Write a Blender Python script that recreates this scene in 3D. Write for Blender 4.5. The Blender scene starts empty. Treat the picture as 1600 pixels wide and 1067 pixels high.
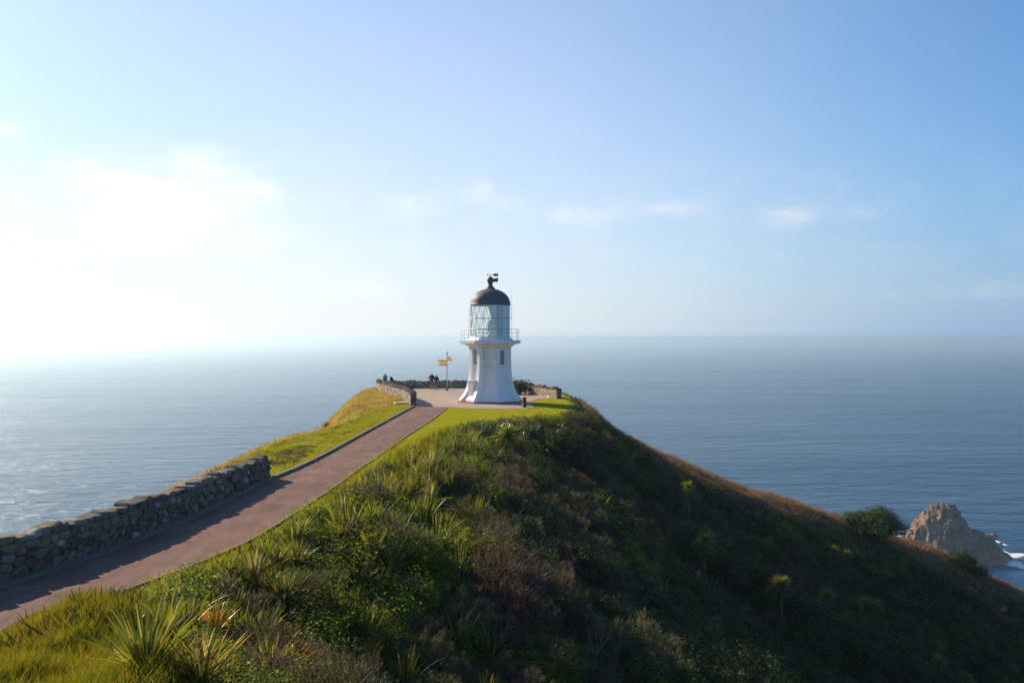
import bpy, bmesh, math, random
import numpy as np
from mathutils import Vector, Matrix

R = math.radians
random.seed(11)
rng = np.random.default_rng(11)
scene = bpy.context.scene
col = scene.collection

# ---------------------------------------------------------------- camera
CZ = 5.4
FPX = 1555.0
HZ = 527.0
cam_d = bpy.data.cameras.new('camera')
cam_d.sensor_width = 36.0
cam_d.lens = 36.0 * FPX / 1600.0
cam_d.shift_y = -(533.5 - HZ) / 1600.0
cam_d.clip_start = 0.1
cam_d.clip_end = 500000.0
cam = bpy.data.objects.new('camera', cam_d)
cam.location = (0, 0, CZ)
cam.rotation_euler = (R(90), 0, 0)
col.objects.link(cam)
scene.camera = cam

# ---------------------------------------------------------------- sun and sky
SUN_EL, SUN_AZ = 27.0, 48.0          # degrees; azimuth to the left of the view direction
SKY_STRENGTH, SUN_STRENGTH, EXPOSURE = 0.115, 5.0, 0.5
SKY_AIR, SKY_DUST, SKY_OZONE = 1.0, 0.7, 12.0
S = Vector((-math.cos(R(SUN_EL)) * math.sin(R(SUN_AZ)), math.cos(R(SUN_EL)) * math.cos(R(SUN_AZ)), math.sin(R(SUN_EL))))
sun_d = bpy.data.lights.new('sun', 'SUN')
sun_d.energy = SUN_STRENGTH
sun_d.angle = R(0.53)
sun_d.color = (1.0, 0.85, 0.64)
sun = bpy.data.objects.new('sun', sun_d)
sun.rotation_euler = S.to_track_quat('Z', 'Y').to_euler()
sun.location = (-40, 40, 60)
col.objects.link(sun)

world = bpy.data.worlds.new('World')
scene.world = world
world.use_nodes = True
scene.view_settings.view_transform = 'Standard'
scene.view_settings.look = 'None'
scene.view_settings.gamma = 1.0
scene.view_settings.use_curve_mapping = False
scene.view_settings.exposure = EXPOSURE
scene.cycles.max_bounces = 8
scene.cycles.diffuse_bounces = 4
scene.cycles.glossy_bounces = 2
scene.cycles.transmission_bounces = 4
scene.cycles.transparent_max_bounces = 12
scene.cycles.volume_bounces = 0
scene.cycles.caustics_reflective = False
scene.cycles.caustics_refractive = False
scene.cycles.use_denoising = True


class NT:
    """small helper to write node trees"""
    def __init__(self, tree):
        self.t = tree
        self.n = tree.nodes
        self.l = tree.links

    def new(self, kind, **kw):
        nd = self.n.new(kind)
        for k, v in kw.items():
            setattr(nd, k, v)
        return nd

    def put(self, sock, v):
        if isinstance(v, bpy.types.NodeSocket):
            self.l.new(v, sock)
        elif v is not None:
            if isinstance(v, (tuple, list)) and len(v) == 3 and sock.type == 'RGBA':
                v = (*v, 1.0)
            sock.default_value = v

    def math(self, op, a, b=None, c=None, clamp=False):
        nd = self.new('ShaderNodeMath', operation=op, use_clamp=clamp)
        self.put(nd.inputs[0], a)
        if b is not None: self.put(nd.inputs[1], b)
        if c is not None: self.put(nd.inputs[2], c)
        return nd.outputs[0]

    def mix(self, f, a, b, blend='MIX'):
        nd = self.new('ShaderNodeMix', data_type='RGBA', blend_type=blend)
        self.put(nd.inputs[0], f)
        self.put(nd.inputs[6], a)
        self.put(nd.inputs[7], b)
        return nd.outputs[2]

    def noise(self, vec, scale, detail=3.0, rough=0.55, dist=0.0):
        nd = self.new('ShaderNodeTexNoise')
        if vec is not None: self.l.new(vec, nd.inputs['Vector'])
        nd.inputs['Scale'].default_value = scale
        nd.inputs['Detail'].default_value = detail
        nd.inputs['Roughness'].default_value = rough
        nd.inputs['Distortion'].default_value = dist
        return nd.outputs[0]

    def ramp(self, f, stops, interp='LINEAR'):
        nd = self.new('ShaderNodeValToRGB')
        cr = nd.color_ramp
        cr.interpolation = interp
        while len(cr.elements) < len(stops): cr.elements.new(0.5)
        for e, (p, c) in zip(cr.elements, stops):
            e.position = p
            e.color = (*c, 1.0) if len(c) == 3 else c
        self.put(nd.inputs[0], f)
        return nd.outputs[0]

    def smooth(self, f, lo, hi):
        nd = self.new('ShaderNodeMapRange', interpolation_type='SMOOTHSTEP')
        self.put(nd.inputs[0], f)
        nd.inputs[1].default_value = lo
        nd.inputs[2].default_value = hi
        return nd.outputs[0]

    def obj_coord(self):
        return self.new('ShaderNodeTexCoord').outputs['Object']

    def mapping(self, vec, scale=(1, 1, 1), rot=(0, 0, 0)):
        nd = self.new('ShaderNodeMapping')
        self.l.new(vec, nd.inputs[0])
        nd.inputs['Scale'].default_value = scale
        nd.inputs['Rotation'].default_value = rot
        return nd.outputs[0]

    def bump(self, h, strength=0.3, dist=0.02, normal=None):
        nd = self.new('ShaderNodeBump')
        nd.inputs['Strength'].default_value = strength
        nd.inputs['Distance'].default_value = dist
        self.put(nd.inputs['Height'], h)
        if normal is not None: self.l.new(normal, nd.inputs['Normal'])
        return nd.outputs[0]


def build_world():
    w = NT(world.node_tree)
    w.n.clear()
    out = w.new('ShaderNodeOutputWorld')
    bg = w.new('ShaderNodeBackground')
    w.l.new(bg.outputs[0], out.inputs[0])
    bg.inputs[1].default_value = SKY_STRENGTH
    sky = w.new('ShaderNodeTexSky', sky_type='NISHITA')
    sky.sun_disc = False
    sky.sun_elevation = R(SUN_EL)
    sky.sun_rotation = R(-SUN_AZ)
    sky.altitude = 0
    sky.air_density = SKY_AIR
    sky.dust_density = SKY_DUST
    sky.ozone_density = SKY_OZONE
    tc = w.new('ShaderNodeTexCoord').outputs['Generated']
    sep = w.new('ShaderNodeSeparateXYZ')
    w.l.new(tc, sep.inputs[0])
    x, y, z = sep.outputs
    deg = 180 / math.pi
    az = w.math('MULTIPLY', w.math('ARCTAN2', x, y), deg)
    el = w.math('MULTIPLY', w.math('ARCSINE', z), deg)
    comb = w.new('ShaderNodeCombineXYZ')
    w.put(comb.inputs[0], w.math('MULTIPLY', az, 0.13))
    w.put(comb.inputs[1], w.math('MULTIPLY', el, 0.26))
    n1 = w.noise(comb.outputs[0], 2.4, 9.0, 0.62, 0.5)
    n2 = w.noise(comb.outputs[0], 0.45, 4.0, 0.5, 0.0)
    # a loose belt of low fair-weather cloud all round the horizon
    belt = w.math('MULTIPLY', w.smooth(el, 2.0, 5.0), w.math('SUBTRACT', 1.0, w.smooth(el, 8.0, 12.0)))
    dens = w.math('MULTIPLY', belt, 0.13)
    for (a0, e0, sa, se, amp) in (
            (-17.3, 8.6, 3.0, 1.6, 0.55), (-19.5, 7.2, 4.2, 2.0, 0.42), (-23.0, 8.6, 2.2, 0.9, 0.50), (-27.3, 10.5, 1.5, 0.5, 0.42),
            (-14.2, 8.2, 1.0, 0.5, 0.40), (-22, 5.5, 8.0, 2.0, 0.34), (-8.8, 2.6, 3.0, 0.8, 0.26),
            (-5.6, 7.5, 2.0, 0.8, 0.36), (-1.2, 8.3, 1.2, 0.9, 0.36), (3.9, 7.0, 2.6, 0.8, 0.33), (9.0, 7.2, 1.8, 0.5, 0.30),
            (15.5, 6.9, 1.6, 0.7, 0.40), (18.0, 6.6, 2.4, 0.5, 0.24), (23.6, 2.4, 5.5, 0.7, 0.30)):
        da = w.math('DIVIDE', w.math('SUBTRACT', az, a0), sa)
        de = w.math('DIVIDE', w.math('SUBTRACT', el, e0), se)
        g = w.math('EXPONENT', w.math('MULTIPLY', w.math('ADD', w.math('MULTIPLY', da, da), w.math('MULTIPLY', de, de)), -1.0))
        dens = w.math('MULTIPLY_ADD', g, amp, dens)
    nn = w.math('ADD', w.math('MULTIPLY', w.math('SUBTRACT', n1, 0.5), 3.0), w.math('MULTIPLY', w.math('SUBTRACT', n2, 0.5), 0.5))
    cover = w.math('ADD', dens, w.math('MULTIPLY', nn, w.math('ADD', w.math('MULTIPLY', dens, 0.9), 0.12)))
    mask = w.math('MULTIPLY', w.smooth(cover, 0.02, 0.85), 0.50)
    # cloud lit by the sun: brighter on the sun's side
    dot = w.new('ShaderNodeVectorMath', operation='DOT_PRODUCT')
    w.l.new(tc, dot.inputs[0])
    dot.inputs[1].default_value = S
    g = 1.0 / (SKY_STRENGTH * 2 ** EXPOSURE)
    # marine haze low in the sky, whiter and brighter towards the sun
    fw = w.smooth(dot.outputs['Value'], 0.15, 0.85)
    hcol = w.ramp(fw, [(0.0, (0.33 * g / 10, 0.47 * g / 10, 0.74 * g / 10)), (0.5, (0.72 * g / 10, 0.80 * g / 10, 0.90 * g / 10)), (1.0, (1.04 * g / 10, 1.02 * g / 10, 1.02 * g / 10))])
    h10 = w.new('ShaderNodeVectorMath', operation='SCALE')
    w.l.new(hcol, h10.inputs[0]); h10.inputs['Scale'].default_value = 10.0
    veil = w.math('MULTIPLY', w.math('EXPONENT', w.math('DIVIDE', w.math('MAXIMUM', el, 0.0), w.math('MULTIPLY_ADD', fw, -12.0, -7.0))), w.math('MULTIPLY_ADD', n2, 0.25, 0.78), clamp=True)
    tinted = w.mix(1.0, sky.outputs[0], (0.84, 1.0, 0.95), 'MULTIPLY')
    low = w.math('MULTIPLY', w.math('EXPONENT', w.math('DIVIDE', w.math('MAXIMUM', el, 0.0), -0.8)), w.math('SUBTRACT', 1.0, fw))
    hor = w.mix(low, h10.outputs[0], w.mix(1.0, h10.outputs[0], (0.80, 0.94, 0.96), 'MULTIPLY'))
    base = w.mix(veil, tinted, hor)
    ccol = w.ramp(fw, [(0.0, (0.80 * g / 10, 0.82 * g / 10, 0.88 * g / 10)), (0.5, (0.95 * g / 10, 0.95 * g / 10, 0.98 * g / 10)), (1.0, (1.2 * g / 10, 1.2 * g / 10, 1.2 * g / 10))])
    sc = w.new('ShaderNodeVectorMath', operation='SCALE')
    w.l.new(ccol, sc.inputs[0]); sc.inputs['Scale'].default_value = 10.0
    w.l.new(w.mix(mask, base, sc.outputs[0]), bg.inputs[0])


build_world()

# ---------------------------------------------------------------- materials
def material(name):
    m = bpy.data.materials.new(name)
    m.use_nodes = True
    t = NT(m.node_tree)
    return m, t, t.n['Principled BSDF'], t.n['Material Output']


def attr(t, name):
    nd = t.new('ShaderNodeAttribute')
    nd.attribute_name = name
    return nd


def plain(name, c, rough=0.6, metal=0.0, spec=0.4, var=0.12, scale=4.0, bump=0.0, bscale=40.0):
    m, t, b, o = material(name)
    oc = t.obj_coord()
    n = t.noise(oc, scale, 5.0, 0.6)
    t.put(b.inputs['Base Color'], t.mix(n, tuple(v * (1 - var) for v in c), tuple(min(1, v * (1 + var)) for v in c)))
    b.inputs['Roughness'].default_value = rough
    b.inputs['Metallic'].default_value = metal
    b.inputs['Specular IOR Level'].default_value = spec
    if bump > 0:
        t.put(b.inputs['Normal'], t.bump(t.noise(oc, bscale, 4.0), bump, 0.01))
    return m


def leafmat(name, stops, trans=0.4, rough=0.5, spec=0.35, objvar=0.25, tgain=1.5):
    m, t, b, o = material(name)
    c = t.ramp(attr(t, 'tint').outputs['Fac'], stops)
    oi = t.new('ShaderNodeObjectInfo')
    hsv = t.new('ShaderNodeHueSaturation')
    t.put(hsv.inputs['Hue'], t.math('MULTIPLY_ADD', oi.outputs['Random'], 0.03, 0.485))
    t.put(hsv.inputs['Value'], t.math('MULTIPLY_ADD', oi.outputs['Random'], objvar * 2, 1 - objvar))
    t.l.new(c, hsv.inputs['Color'])
    t.l.new(hsv.outputs[0], b.inputs['Base Color'])
    b.inputs['Roughness'].default_value = rough
    b.inputs['Specular IOR Level'].default_value = spec
    tr = t.new('ShaderNodeBsdfTranslucent')
    t.put(tr.inputs[0], t.mix(1.0, hsv.outputs[0], (tgain, tgain * 0.95, tgain * 0.55), 'MULTIPLY'))
    mx = t.new('ShaderNodeMixShader')
    mx.inputs[0].default_value = trans
    t.l.new(b.outputs[0], mx.inputs[1])
    t.l.new(tr.outputs[0], mx.inputs[2])
    t.l.new(mx.outputs[0], o.inputs[0])
    return m


def ground_mat():
    m, t, b, o = material('ground')
    oc = t.obj_coord()
    base = attr(t, 'ground_col').outputs['Color']
    n1 = t.noise(oc, 1.3, 6.0, 0.65)
    n2 = t.noise(oc, 14.0, 5.0, 0.7)
    k = t.math('ADD', t.math('MULTIPLY', n1, 0.7), t.math('MULTIPLY', n2, 0.75))
    c = t.mix(1.0, base, t.ramp(k, [(0.45, (0.55, 0.55, 0.5)), (0.75, (1.0, 1.0, 1.0)), (0.98, (1.35, 1.25, 1.1))]), 'MULTIPLY')
    t.put(b.inputs['Base Color'], c)
    b.inputs['Roughness'].default_value = 0.9
    b.inputs['Specular IOR Level'].default_value = 0.02
    t.put(b.inputs['Normal'], t.bump(t.math('ADD', n2, t.noise(oc, 45.0, 3.0, 0.7)), 0.6, 0.05))
    return m


def lawn_mat():
    m, t, b, o = material('mown_grass')
    oc = t.obj_coord()
    n1 = t.noise(oc, 0.7, 5.0, 0.6)
    n2 = t.noise(oc, 9.0, 5.0, 0.7)
    n3 = t.noise(oc, 60.0, 2.0, 0.7)
    c = t.ramp(t.math('ADD', t.math('MULTIPLY', n1, 0.6), t.math('MULTIPLY', n2, 0.45)),
               [(0.33, (0.24, 0.25, 0.012)), (0.55, (0.34, 0.325, 0.014)), (0.75, (0.40, 0.34, 0.04))])
    c = t.mix(t.math('MULTIPLY', t.smooth(t.noise(oc, 1.9, 6.0, 0.7, 0.6), 0.56, 0.72), 0.6), c, (0.24, 0.19, 0.06))
    t.put(b.inputs['Base Color'], c)
    b.inputs['Roughness'].default_value = 0.9
    b.inputs['Specular IOR Level'].default_value = 0.0
    nm = t.bump(t.math('ADD', n3, n2), 0.8, 0.05)
    t.put(b.inputs['Normal'], nm)
    return m


def path_mat():
    m, t, b, o = material('red_asphalt')
    oc = t.obj_coord()
    n1 = t.noise(oc, 0.35, 5.0, 0.6, 0.4)
    n2 = t.noise(oc, 24.0, 6.0, 0.85)
    vo = t.new('ShaderNodeTexVoronoi')
    t.l.new(oc, vo.inputs['Vector'])
    vo.inputs['Scale'].default_value = 17.0
    c = t.ramp(n1, [(0.3, (0.150, 0.074, 0.056)), (0.55, (0.185, 0.094, 0.073)), (0.75, (0.225, 0.135, 0.102))])
    wear = t.noise(t.mapping(oc, (1.0, 0.35, 1.0)), 1.1, 7.0, 0.7, 0.8)
    c = t.mix(t.math('MULTIPLY', t.smooth(wear, 0.50, 0.66), 0.75), c, (0.265, 0.158, 0.118))
    c = t.mix(t.math('MULTIPLY', t.smooth(wear, 0.47, 0.34), 0.75), c, (0.095, 0.052, 0.042))
    c = t.mix(t.smooth(n2, 0.50, 0.70), c, (0.32, 0.195, 0.15))
    c = t.mix(t.smooth(t.noise(oc, 30.0, 3.0, 0.7), 0.58, 0.75), c, (0.10, 0.055, 0.05))
    spk = t.math('LESS_THAN', vo.outputs['Distance'], 0.13)
    c = t.mix(t.math('MULTIPLY', spk, 0.45), c, (0.5, 0.44, 0.40))
    t.put(b.inputs['Base Color'], c)
    b.inputs['Roughness'].default_value = 0.85
    b.inputs['Specular IOR Level'].default_value = 0.1
    t.put(b.inputs['Normal'], t.bump(n2, 0.5, 0.012))
    return m


def plaza_mat():
    m, t, b, o = material('beige_paving')
    oc = t.obj_coord()
    n1 = t.noise(oc, 0.4, 5.0, 0.6)
    n2 = t.noise(oc, 30.0, 3.0, 0.7)
    c = t.ramp(t.math('ADD', t.math('MULTIPLY', n1, 0.75), t.math('MULTIPLY', n2, 0.25)),
               [(0.35, (0.30, 0.215, 0.145)), (0.65, (0.39, 0.285, 0.20))])
    t.put(b.inputs['Base Color'], c)
    b.inputs['Roughness'].default_value = 0.85
    t.put(b.inputs['Normal'], t.bump(n2, 0.3, 0.01))
    return m


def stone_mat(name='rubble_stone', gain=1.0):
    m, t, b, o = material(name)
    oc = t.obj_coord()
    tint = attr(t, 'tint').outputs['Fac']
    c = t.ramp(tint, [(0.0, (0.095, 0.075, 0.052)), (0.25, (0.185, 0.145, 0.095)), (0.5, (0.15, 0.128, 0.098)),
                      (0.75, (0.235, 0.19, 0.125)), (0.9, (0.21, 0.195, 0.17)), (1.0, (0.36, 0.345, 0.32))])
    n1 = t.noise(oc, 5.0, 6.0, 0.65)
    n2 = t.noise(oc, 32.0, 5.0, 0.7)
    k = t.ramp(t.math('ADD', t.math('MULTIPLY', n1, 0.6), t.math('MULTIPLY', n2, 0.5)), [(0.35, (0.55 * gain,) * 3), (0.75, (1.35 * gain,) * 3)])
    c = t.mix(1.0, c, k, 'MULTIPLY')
    c = t.mix(t.smooth(t.noise(oc, 9.0, 4.0, 0.7), 0.6, 0.72), c, (0.30, 0.28, 0.20))
    t.put(b.inputs['Base Color'], c)
    b.inputs['Roughness'].default_value = 0.9
    b.inputs['Specular IOR Level'].default_value = 0.25
    t.put(b.inputs['Normal'], t.bump(t.math('ADD', n1, n2), 0.8, 0.03))
    return m


def sea_mat():
    m, t, b, o = material('sea_water')
    oc = t.obj_coord()
    a = t.mapping(oc, (0.055, 0.12, 1.0), (0, 0, R(8)))
    n1 = t.noise(a, 1.0, 5.0, 0.6, 0.3)
    n2 = t.noise(t.mapping(oc, (0.012, 0.03, 1.0), (0, 0, R(-6))), 1.0, 4.0, 0.55)
    n3 = t.noise(t.mapping(oc, (0.0016, 0.0032, 1.0)), 1.0, 4.0, 0.5)
    n4 = t.noise(t.mapping(oc, (0.35, 0.6, 1.0)), 1.0, 3.0, 0.6)
    c = t.ramp(n3, [(0.35, (0.001, 0.050, 0.118)), (0.65, (0.002, 0.066, 0.145))])
    # sparse whitecaps
    wc = t.math('MULTIPLY', t.smooth(t.noise(t.mapping(oc, (0.03, 0.14, 1.0)), 1.0, 6.0, 0.72), 0.705, 0.74), t.smooth(n2, 0.48, 0.6))
    lanes = t.noise(t.mapping(oc, (0.0009, 0.006, 1.0), (0, 0, R(5))), 1.0, 6.0, 0.6, 0.4)
    c = t.mix(t.math('MULTIPLY', wc, 0.75), c, (0.75, 0.78, 0.80))
    t.put(b.inputs['Base Color'], c)
    t.put(b.inputs['Roughness'], t.math('MULTIPLY_ADD', lanes, 0.30, 0.10))
    b.inputs['IOR'].default_value = 1.33
    b.inputs['Specular Tint'].default_value = (0.55, 0.80, 1.0, 1.0)
    b.inputs['Specular IOR Level'].default_value = 0.10
    h = t.math('ADD', t.math('MULTIPLY', n1, 2.0), t.math('ADD', t.math('MULTIPLY', n2, 7.5), t.math('MULTIPLY', n4, 0.35)))
    t.put(b.inputs['Normal'], t.bump(h, 0.9, 2.0))
    return m


def white_mat():
    m, t, b, o = material('white_paint')
    oc = t.obj_coord()
    n1 = t.noise(t.mapping(oc, (1.0, 1.0, 0.25)), 2.2, 5.0, 0.65)
    n2 = t.noise(oc, 18.0, 4.0, 0.6)
    c = t.ramp(t.math('ADD', t.math('MULTIPLY', n1, 0.7), t.math('MULTIPLY', n2, 0.3)),
               [(0.3, (0.80, 0.755, 0.69)), (0.5, (0.90, 0.865, 0.81)), (0.8, (0.92, 0.89, 0.84))])
    st = t.noise(t.mapping(oc, (7.0, 7.0, 0.35)), 1.0, 5.0, 0.65)
    c = t.mix(t.math('MULTIPLY', t.smooth(st, 0.56, 0.75), 0.40), c, (0.60, 0.50, 0.40))
    t.put(b.inputs['Base Color'], c)
    b.inputs['Roughness'].default_value = 0.55
    t.put(b.inputs['Normal'], t.bump(n2, 0.08, 0.01))
    return m


def glass_mat():
    m, t, b, o = material('pane_glass')
    tr = t.new('ShaderNodeBsdfTransparent')
    tr.inputs[0].default_value = (0.94, 0.985, 0.975, 1)
    gl = t.new('ShaderNodeBsdfGlossy')
    gl.inputs['Roughness'].default_value = 0.03
    mx = t.new('ShaderNodeMixShader')
    mx.inputs[0].default_value = 0.10
    t.l.new(tr.outputs[0], mx.inputs[1])
    t.l.new(gl.outputs[0], mx.inputs[2])
    t.l.new(mx.outputs[0], o.inputs[0])
    return m


def rock_mat():
    m, t, b, o = material('cliff_rock')
    oc = t.obj_coord()
    n1 = t.noise(oc, 0.12, 6.0, 0.65)
    n2 = t.noise(oc, 0.7, 6.0, 0.7)
    st = t.noise(t.mapping(oc, (0.05, 0.05, 0.5), (R(12), R(20), 0)), 1.5, 4.0, 0.6)
    k = t.math('ADD', t.math('MULTIPLY', n1, 0.5), t.math('ADD', t.math('MULTIPLY', n2, 0.3), t.math('MULTIPLY', st, 0.25)))
    c = t.ramp(k, [(0.40, (0.065, 0.046, 0.036)), (0.5, (0.24, 0.15, 0.10)), (0.66, (0.40, 0.255, 0.165))])
    t.put(b.inputs['Base Color'], c)
    b.inputs['Roughness'].default_value = 0.95
    b.inputs['Specular IOR Level'].default_value = 0.15
    t.put(b.inputs['Normal'], t.bump(t.math('ADD', n2, st), 0.9, 1.2))
    return m


def foam_mat():
    m, t, b, o = material('sea_foam')
    oc = t.obj_coord()
    n = t.noise(oc, 0.18, 6.0, 0.75)
    e = attr(t, 'tint').outputs['Fac']
    al = t.smooth(t.math('ADD', t.math('MULTIPLY', n, 1.0), t.math('MULTIPLY', e, 0.55)), 0.72, 0.92)
    t.put(b.inputs['Base Color'], (0.80, 0.82, 0.84))
    b.inputs['Roughness'].default_value = 0.8
    t.put(b.inputs['Alpha'], al)
    return m


M = {}
M['ground'] = ground_mat()
M['lawn'] = lawn_mat()
M['path'] = path_mat()
M['plaza'] = plaza_mat()
M['stone'] = stone_mat()
M['stone_sunlit'] = stone_mat('sunlit_rubble_stone', 2.2)  # same stone as the near wall, sunlight on the far walls put into its colour
M['sea'] = sea_mat()
M['white'] = white_mat()
M['glass'] = glass_mat()
M['rock'] = rock_mat()
M['foam'] = foam_mat()
M['mortar'] = plain('mortar', (0.12, 0.10, 0.08), 0.95, bump=0.5, bscale=25)
M['concrete'] = plain('concrete', (0.16, 0.138, 0.118), 0.85, bump=0.3, bscale=30, var=0.25)
M['kerb'] = plain('weathered_kerb', (0.15, 0.125, 0.105), 0.85, bump=0.4, bscale=30, var=0.3)
M['pale'] = plain('pale_slab', (0.55, 0.52, 0.47), 0.8, var=0.1)
M['dome'] = plain('lead_roof', (0.13, 0.115, 0.105), 0.6, 0.0, 0.3, var=0.3, scale=3.0)
M['iron'] = plain('dark_iron', (0.07, 0.072, 0.075), 0.5, 0.3)
M['rail'] = plain('grey_rail', (0.52, 0.53, 0.52), 0.5, 0.2)
M['bar'] = plain('glazing_bar', (0.34, 0.42, 0.40), 0.5, 0.2)
M['ladder'] = plain('ladder_metal', (0.44, 0.40, 0.36), 0.5, 0.2)
M['red'] = plain('red_paint', (0.52, 0.045, 0.05), 0.55)
M['window'] = plain('dark_window_glass', (0.10, 0.115, 0.125), 0.15, 0.0, 0.6)
M['brass'] = plain('brass', (0.5, 0.36, 0.12), 0.3, 0.9)
M['lens'] = plain('lens_glass', (0.65, 0.72, 0.70), 0.12, 0.0, 0.8)
M['yellow'] = plain('yellow_sign', (0.90, 0.42, 0.015), 0.5, var=0.05)
M['wood'] = plain('weathered_wood', (0.12, 0.075, 0.05), 0.8, var=0.35, bump=0.4)
M['bark'] = plain('bark', (0.12, 0.095, 0.075), 0.9, var=0.35, bump=0.6, bscale=18)
M['twig'] = plain('dead_twig', (0.17, 0.135, 0.105), 0.9, var=0.25)
M['skin'] = plain('skin', (0.52, 0.30, 0.21), 0.55, var=0.05)
M['hair'] = plain('dark_hair', (0.05, 0.035, 0.025), 0.6)
M['teal'] = plain('teal_cloth', (0.01, 0.30, 0.26), 0.8)
M['black_cloth'] = plain('black_cloth', (0.022, 0.022, 0.025), 0.85)
M['maroon_cloth'] = plain('maroon_cloth', (0.06, 0.02, 0.035), 0.85)
M['tan_cloth'] = plain('tan_cloth', (0.25, 0.15, 0.10), 0.85)
M['grey_cloth'] = plain('grey_cloth', (0.09, 0.10, 0.12), 0.85)
M['white_cloth'] = plain('white_cloth', (0.65, 0.62, 0.60), 0.85)
M['pink_cloth'] = plain('pink_cloth', (0.55, 0.16, 0.16), 0.85)

M['flax'] = leafmat('flax_leaf', [(0.0, (0.036, 0.058, 0.010)), (0.45, (0.105, 0.120, 0.014)), (0.75, (0.18, 0.165, 0.018)), (0.92, (0.20, 0.13, 0.045)), (1.0, (0.30, 0.24, 0.16))], 0.52, 0.44, 0.4, 0.25, 1.9)
M['flax_silver'] = leafmat('silvery_flax_leaf', [(0.0, (0.028, 0.045, 0.020)), (0.5, (0.060, 0.080, 0.032)), (0.8, (0.105, 0.115, 0.055)), (1.0, (0.24, 0.21, 0.15))], 0.32, 0.36, 0.65)
M['flax_orange'] = leafmat('orange_flax_leaf', [(0.0, (0.16, 0.095, 0.01)), (0.5, (0.36, 0.205, 0.015)), (1.0, (0.38, 0.155, 0.015))], 0.45, 0.4, 0.5)
M['green'] = leafmat('bright_green_leaf', [(0.0, (0.030, 0.060, 0.006)), (0.5, (0.095, 0.130, 0.010)), (1.0, (0.19, 0.205, 0.014))], 0.55, 0.55, 0.15, tgain=2.0)
M['darkgreen'] = leafmat('dark_green_leaf', [(0.0, (0.020, 0.034, 0.011)), (0.6, (0.054, 0.072, 0.020)), (1.0, (0.115, 0.120, 0.030))], 0.3, 0.6, 0.12)
M['grey'] = leafmat('grey_brown_leaf', [(0.0, (0.044, 0.042, 0.022)), (0.5, (0.100, 0.092, 0.048)), (1.0, (0.18, 0.16, 0.095))], 0.35, 0.7, 0.12)
M['mauve'] = leafmat('dry_mauve_leaf', [(0.0, (0.055, 0.036, 0.028)), (0.5, (0.115, 0.078, 0.062)), (1.0, (0.19, 0.135, 0.11))], 0.3, 0.7, 0.2)
M['cabbage'] = leafmat('cabbage_tree_leaf', [(0.0, (0.06, 0.085, 0.010)), (0.6, (0.17, 0.18, 0.016)), (1.0, (0.30, 0.25, 0.03))], 0.45, 0.38, 0.5)
M['grass'] = leafmat('grass_blade', [(0.0, (0.14, 0.165, 0.008)), (0.5, (0.26, 0.265, 0.010)), (0.82, (0.35, 0.29, 0.03)), (1.0, (0.36, 0.28, 0.12))], 0.5, 0.8, 0.03, 0.0, 1.5)
M['bankgrass'] = leafmat('bank_grass_blade', [(0.0, (0.060, 0.085, 0.005)), (0.45, (0.145, 0.140, 0.008)), (0.8, (0.24, 0.175, 0.012)), (1.0, (0.27, 0.20, 0.09))], 0.5, 0.8, 0.05, 0.0, 1.5)
M['dry'] = leafmat('dry_grass_blade', [(0.0, (0.52, 0.39, 0.15)), (0.5, (0.40, 0.28, 0.08)), (0.8, (0.20, 0.125, 0.05)), (1.0, (0.10, 0.065, 0.035))], 0.45, 0.7, 0.15, 0.0, 1.2)
M['brown'] = leafmat('brown_grass_blade', [(0.0, (0.13, 0.082, 0.048)), (0.5, (0.235, 0.150, 0.088)), (1.0, (0.34, 0.245, 0.15))], 0.4, 0.7, 0.15, 0.0, 1.2)
M['under'] = leafmat('undergrowth_leaf', [(0.0, (0.016, 0.026, 0.009)), (0.6, (0.040, 0.052, 0.016)), (1.0, (0.11, 0.115, 0.025))], 0.45, 0.7, 0.05, 0.0)


# ---------------------------------------------------------------- object helpers
def tag(o, label=None, cat=None, group=None, kind=None):
    if label: o['label'] = label
    if cat: o['category'] = cat
    if group: o['group'] = group
    if kind: o['kind'] = kind
    return o


def empty(name, loc=(0, 0, 0), rz=0.0, parent=None):
    o = bpy.data.objects.new(name, None)
    o.empty_display_size = 0.2
    o.location = loc
    o.rotation_euler = (0, 0, rz)
    if parent: o.parent = parent
    col.objects.link(o)
    return o


def link(name, me, mat=None, parent=None, loc=None):
    if mat is not None and len(me.materials) == 0:
        me.materials.append(mat)
    o = bpy.data.objects.new(name, me)
    if parent: o.parent = parent
    if loc is not None: o.location = loc
    col.objects.link(o)
    return o


def np_mesh(name, v, f, tint=None, mat=None, smooth=False, colattr=None):
    """v (N,3); f (M,3) or (M,4)"""
    v = np.asarray(v, np.float32)
    f = np.asarray(f, np.int32)
    me = bpy.data.meshes.new(name)
    me.vertices.add(len(v))
    me.vertices.foreach_set('co', v.ravel())
    k = f.shape[1]
    me.loops.add(f.size)
    me.loops.foreach_set('vertex_index', f.ravel())
    me.polygons.add(len(f))
    me.polygons.foreach_set('loop_start', np.arange(0, f.size, k, dtype=np.int32))
    me.polygons.foreach_set('loop_total', np.full(len(f), k, np.int32))
    if smooth:
        me.polygons.foreach_set('use_smooth', np.ones(len(f), bool))
    if tint is not None:
        a = me.attributes.new('tint', 'FLOAT', 'POINT')
        a.data.foreach_set('value', np.asarray(tint, np.float32))
    if colattr is not None:
        a = me.attributes.new('ground_col', 'FLOAT_COLOR', 'POINT')
        c4 = np.concatenate([colattr, np.ones((len(v), 1))], 1).astype(np.float32)
        a.data.foreach_set('color', c4.ravel())
    me.update()
    me.validate()
    if mat is not None: me.materials.append(mat)
    return me


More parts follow.
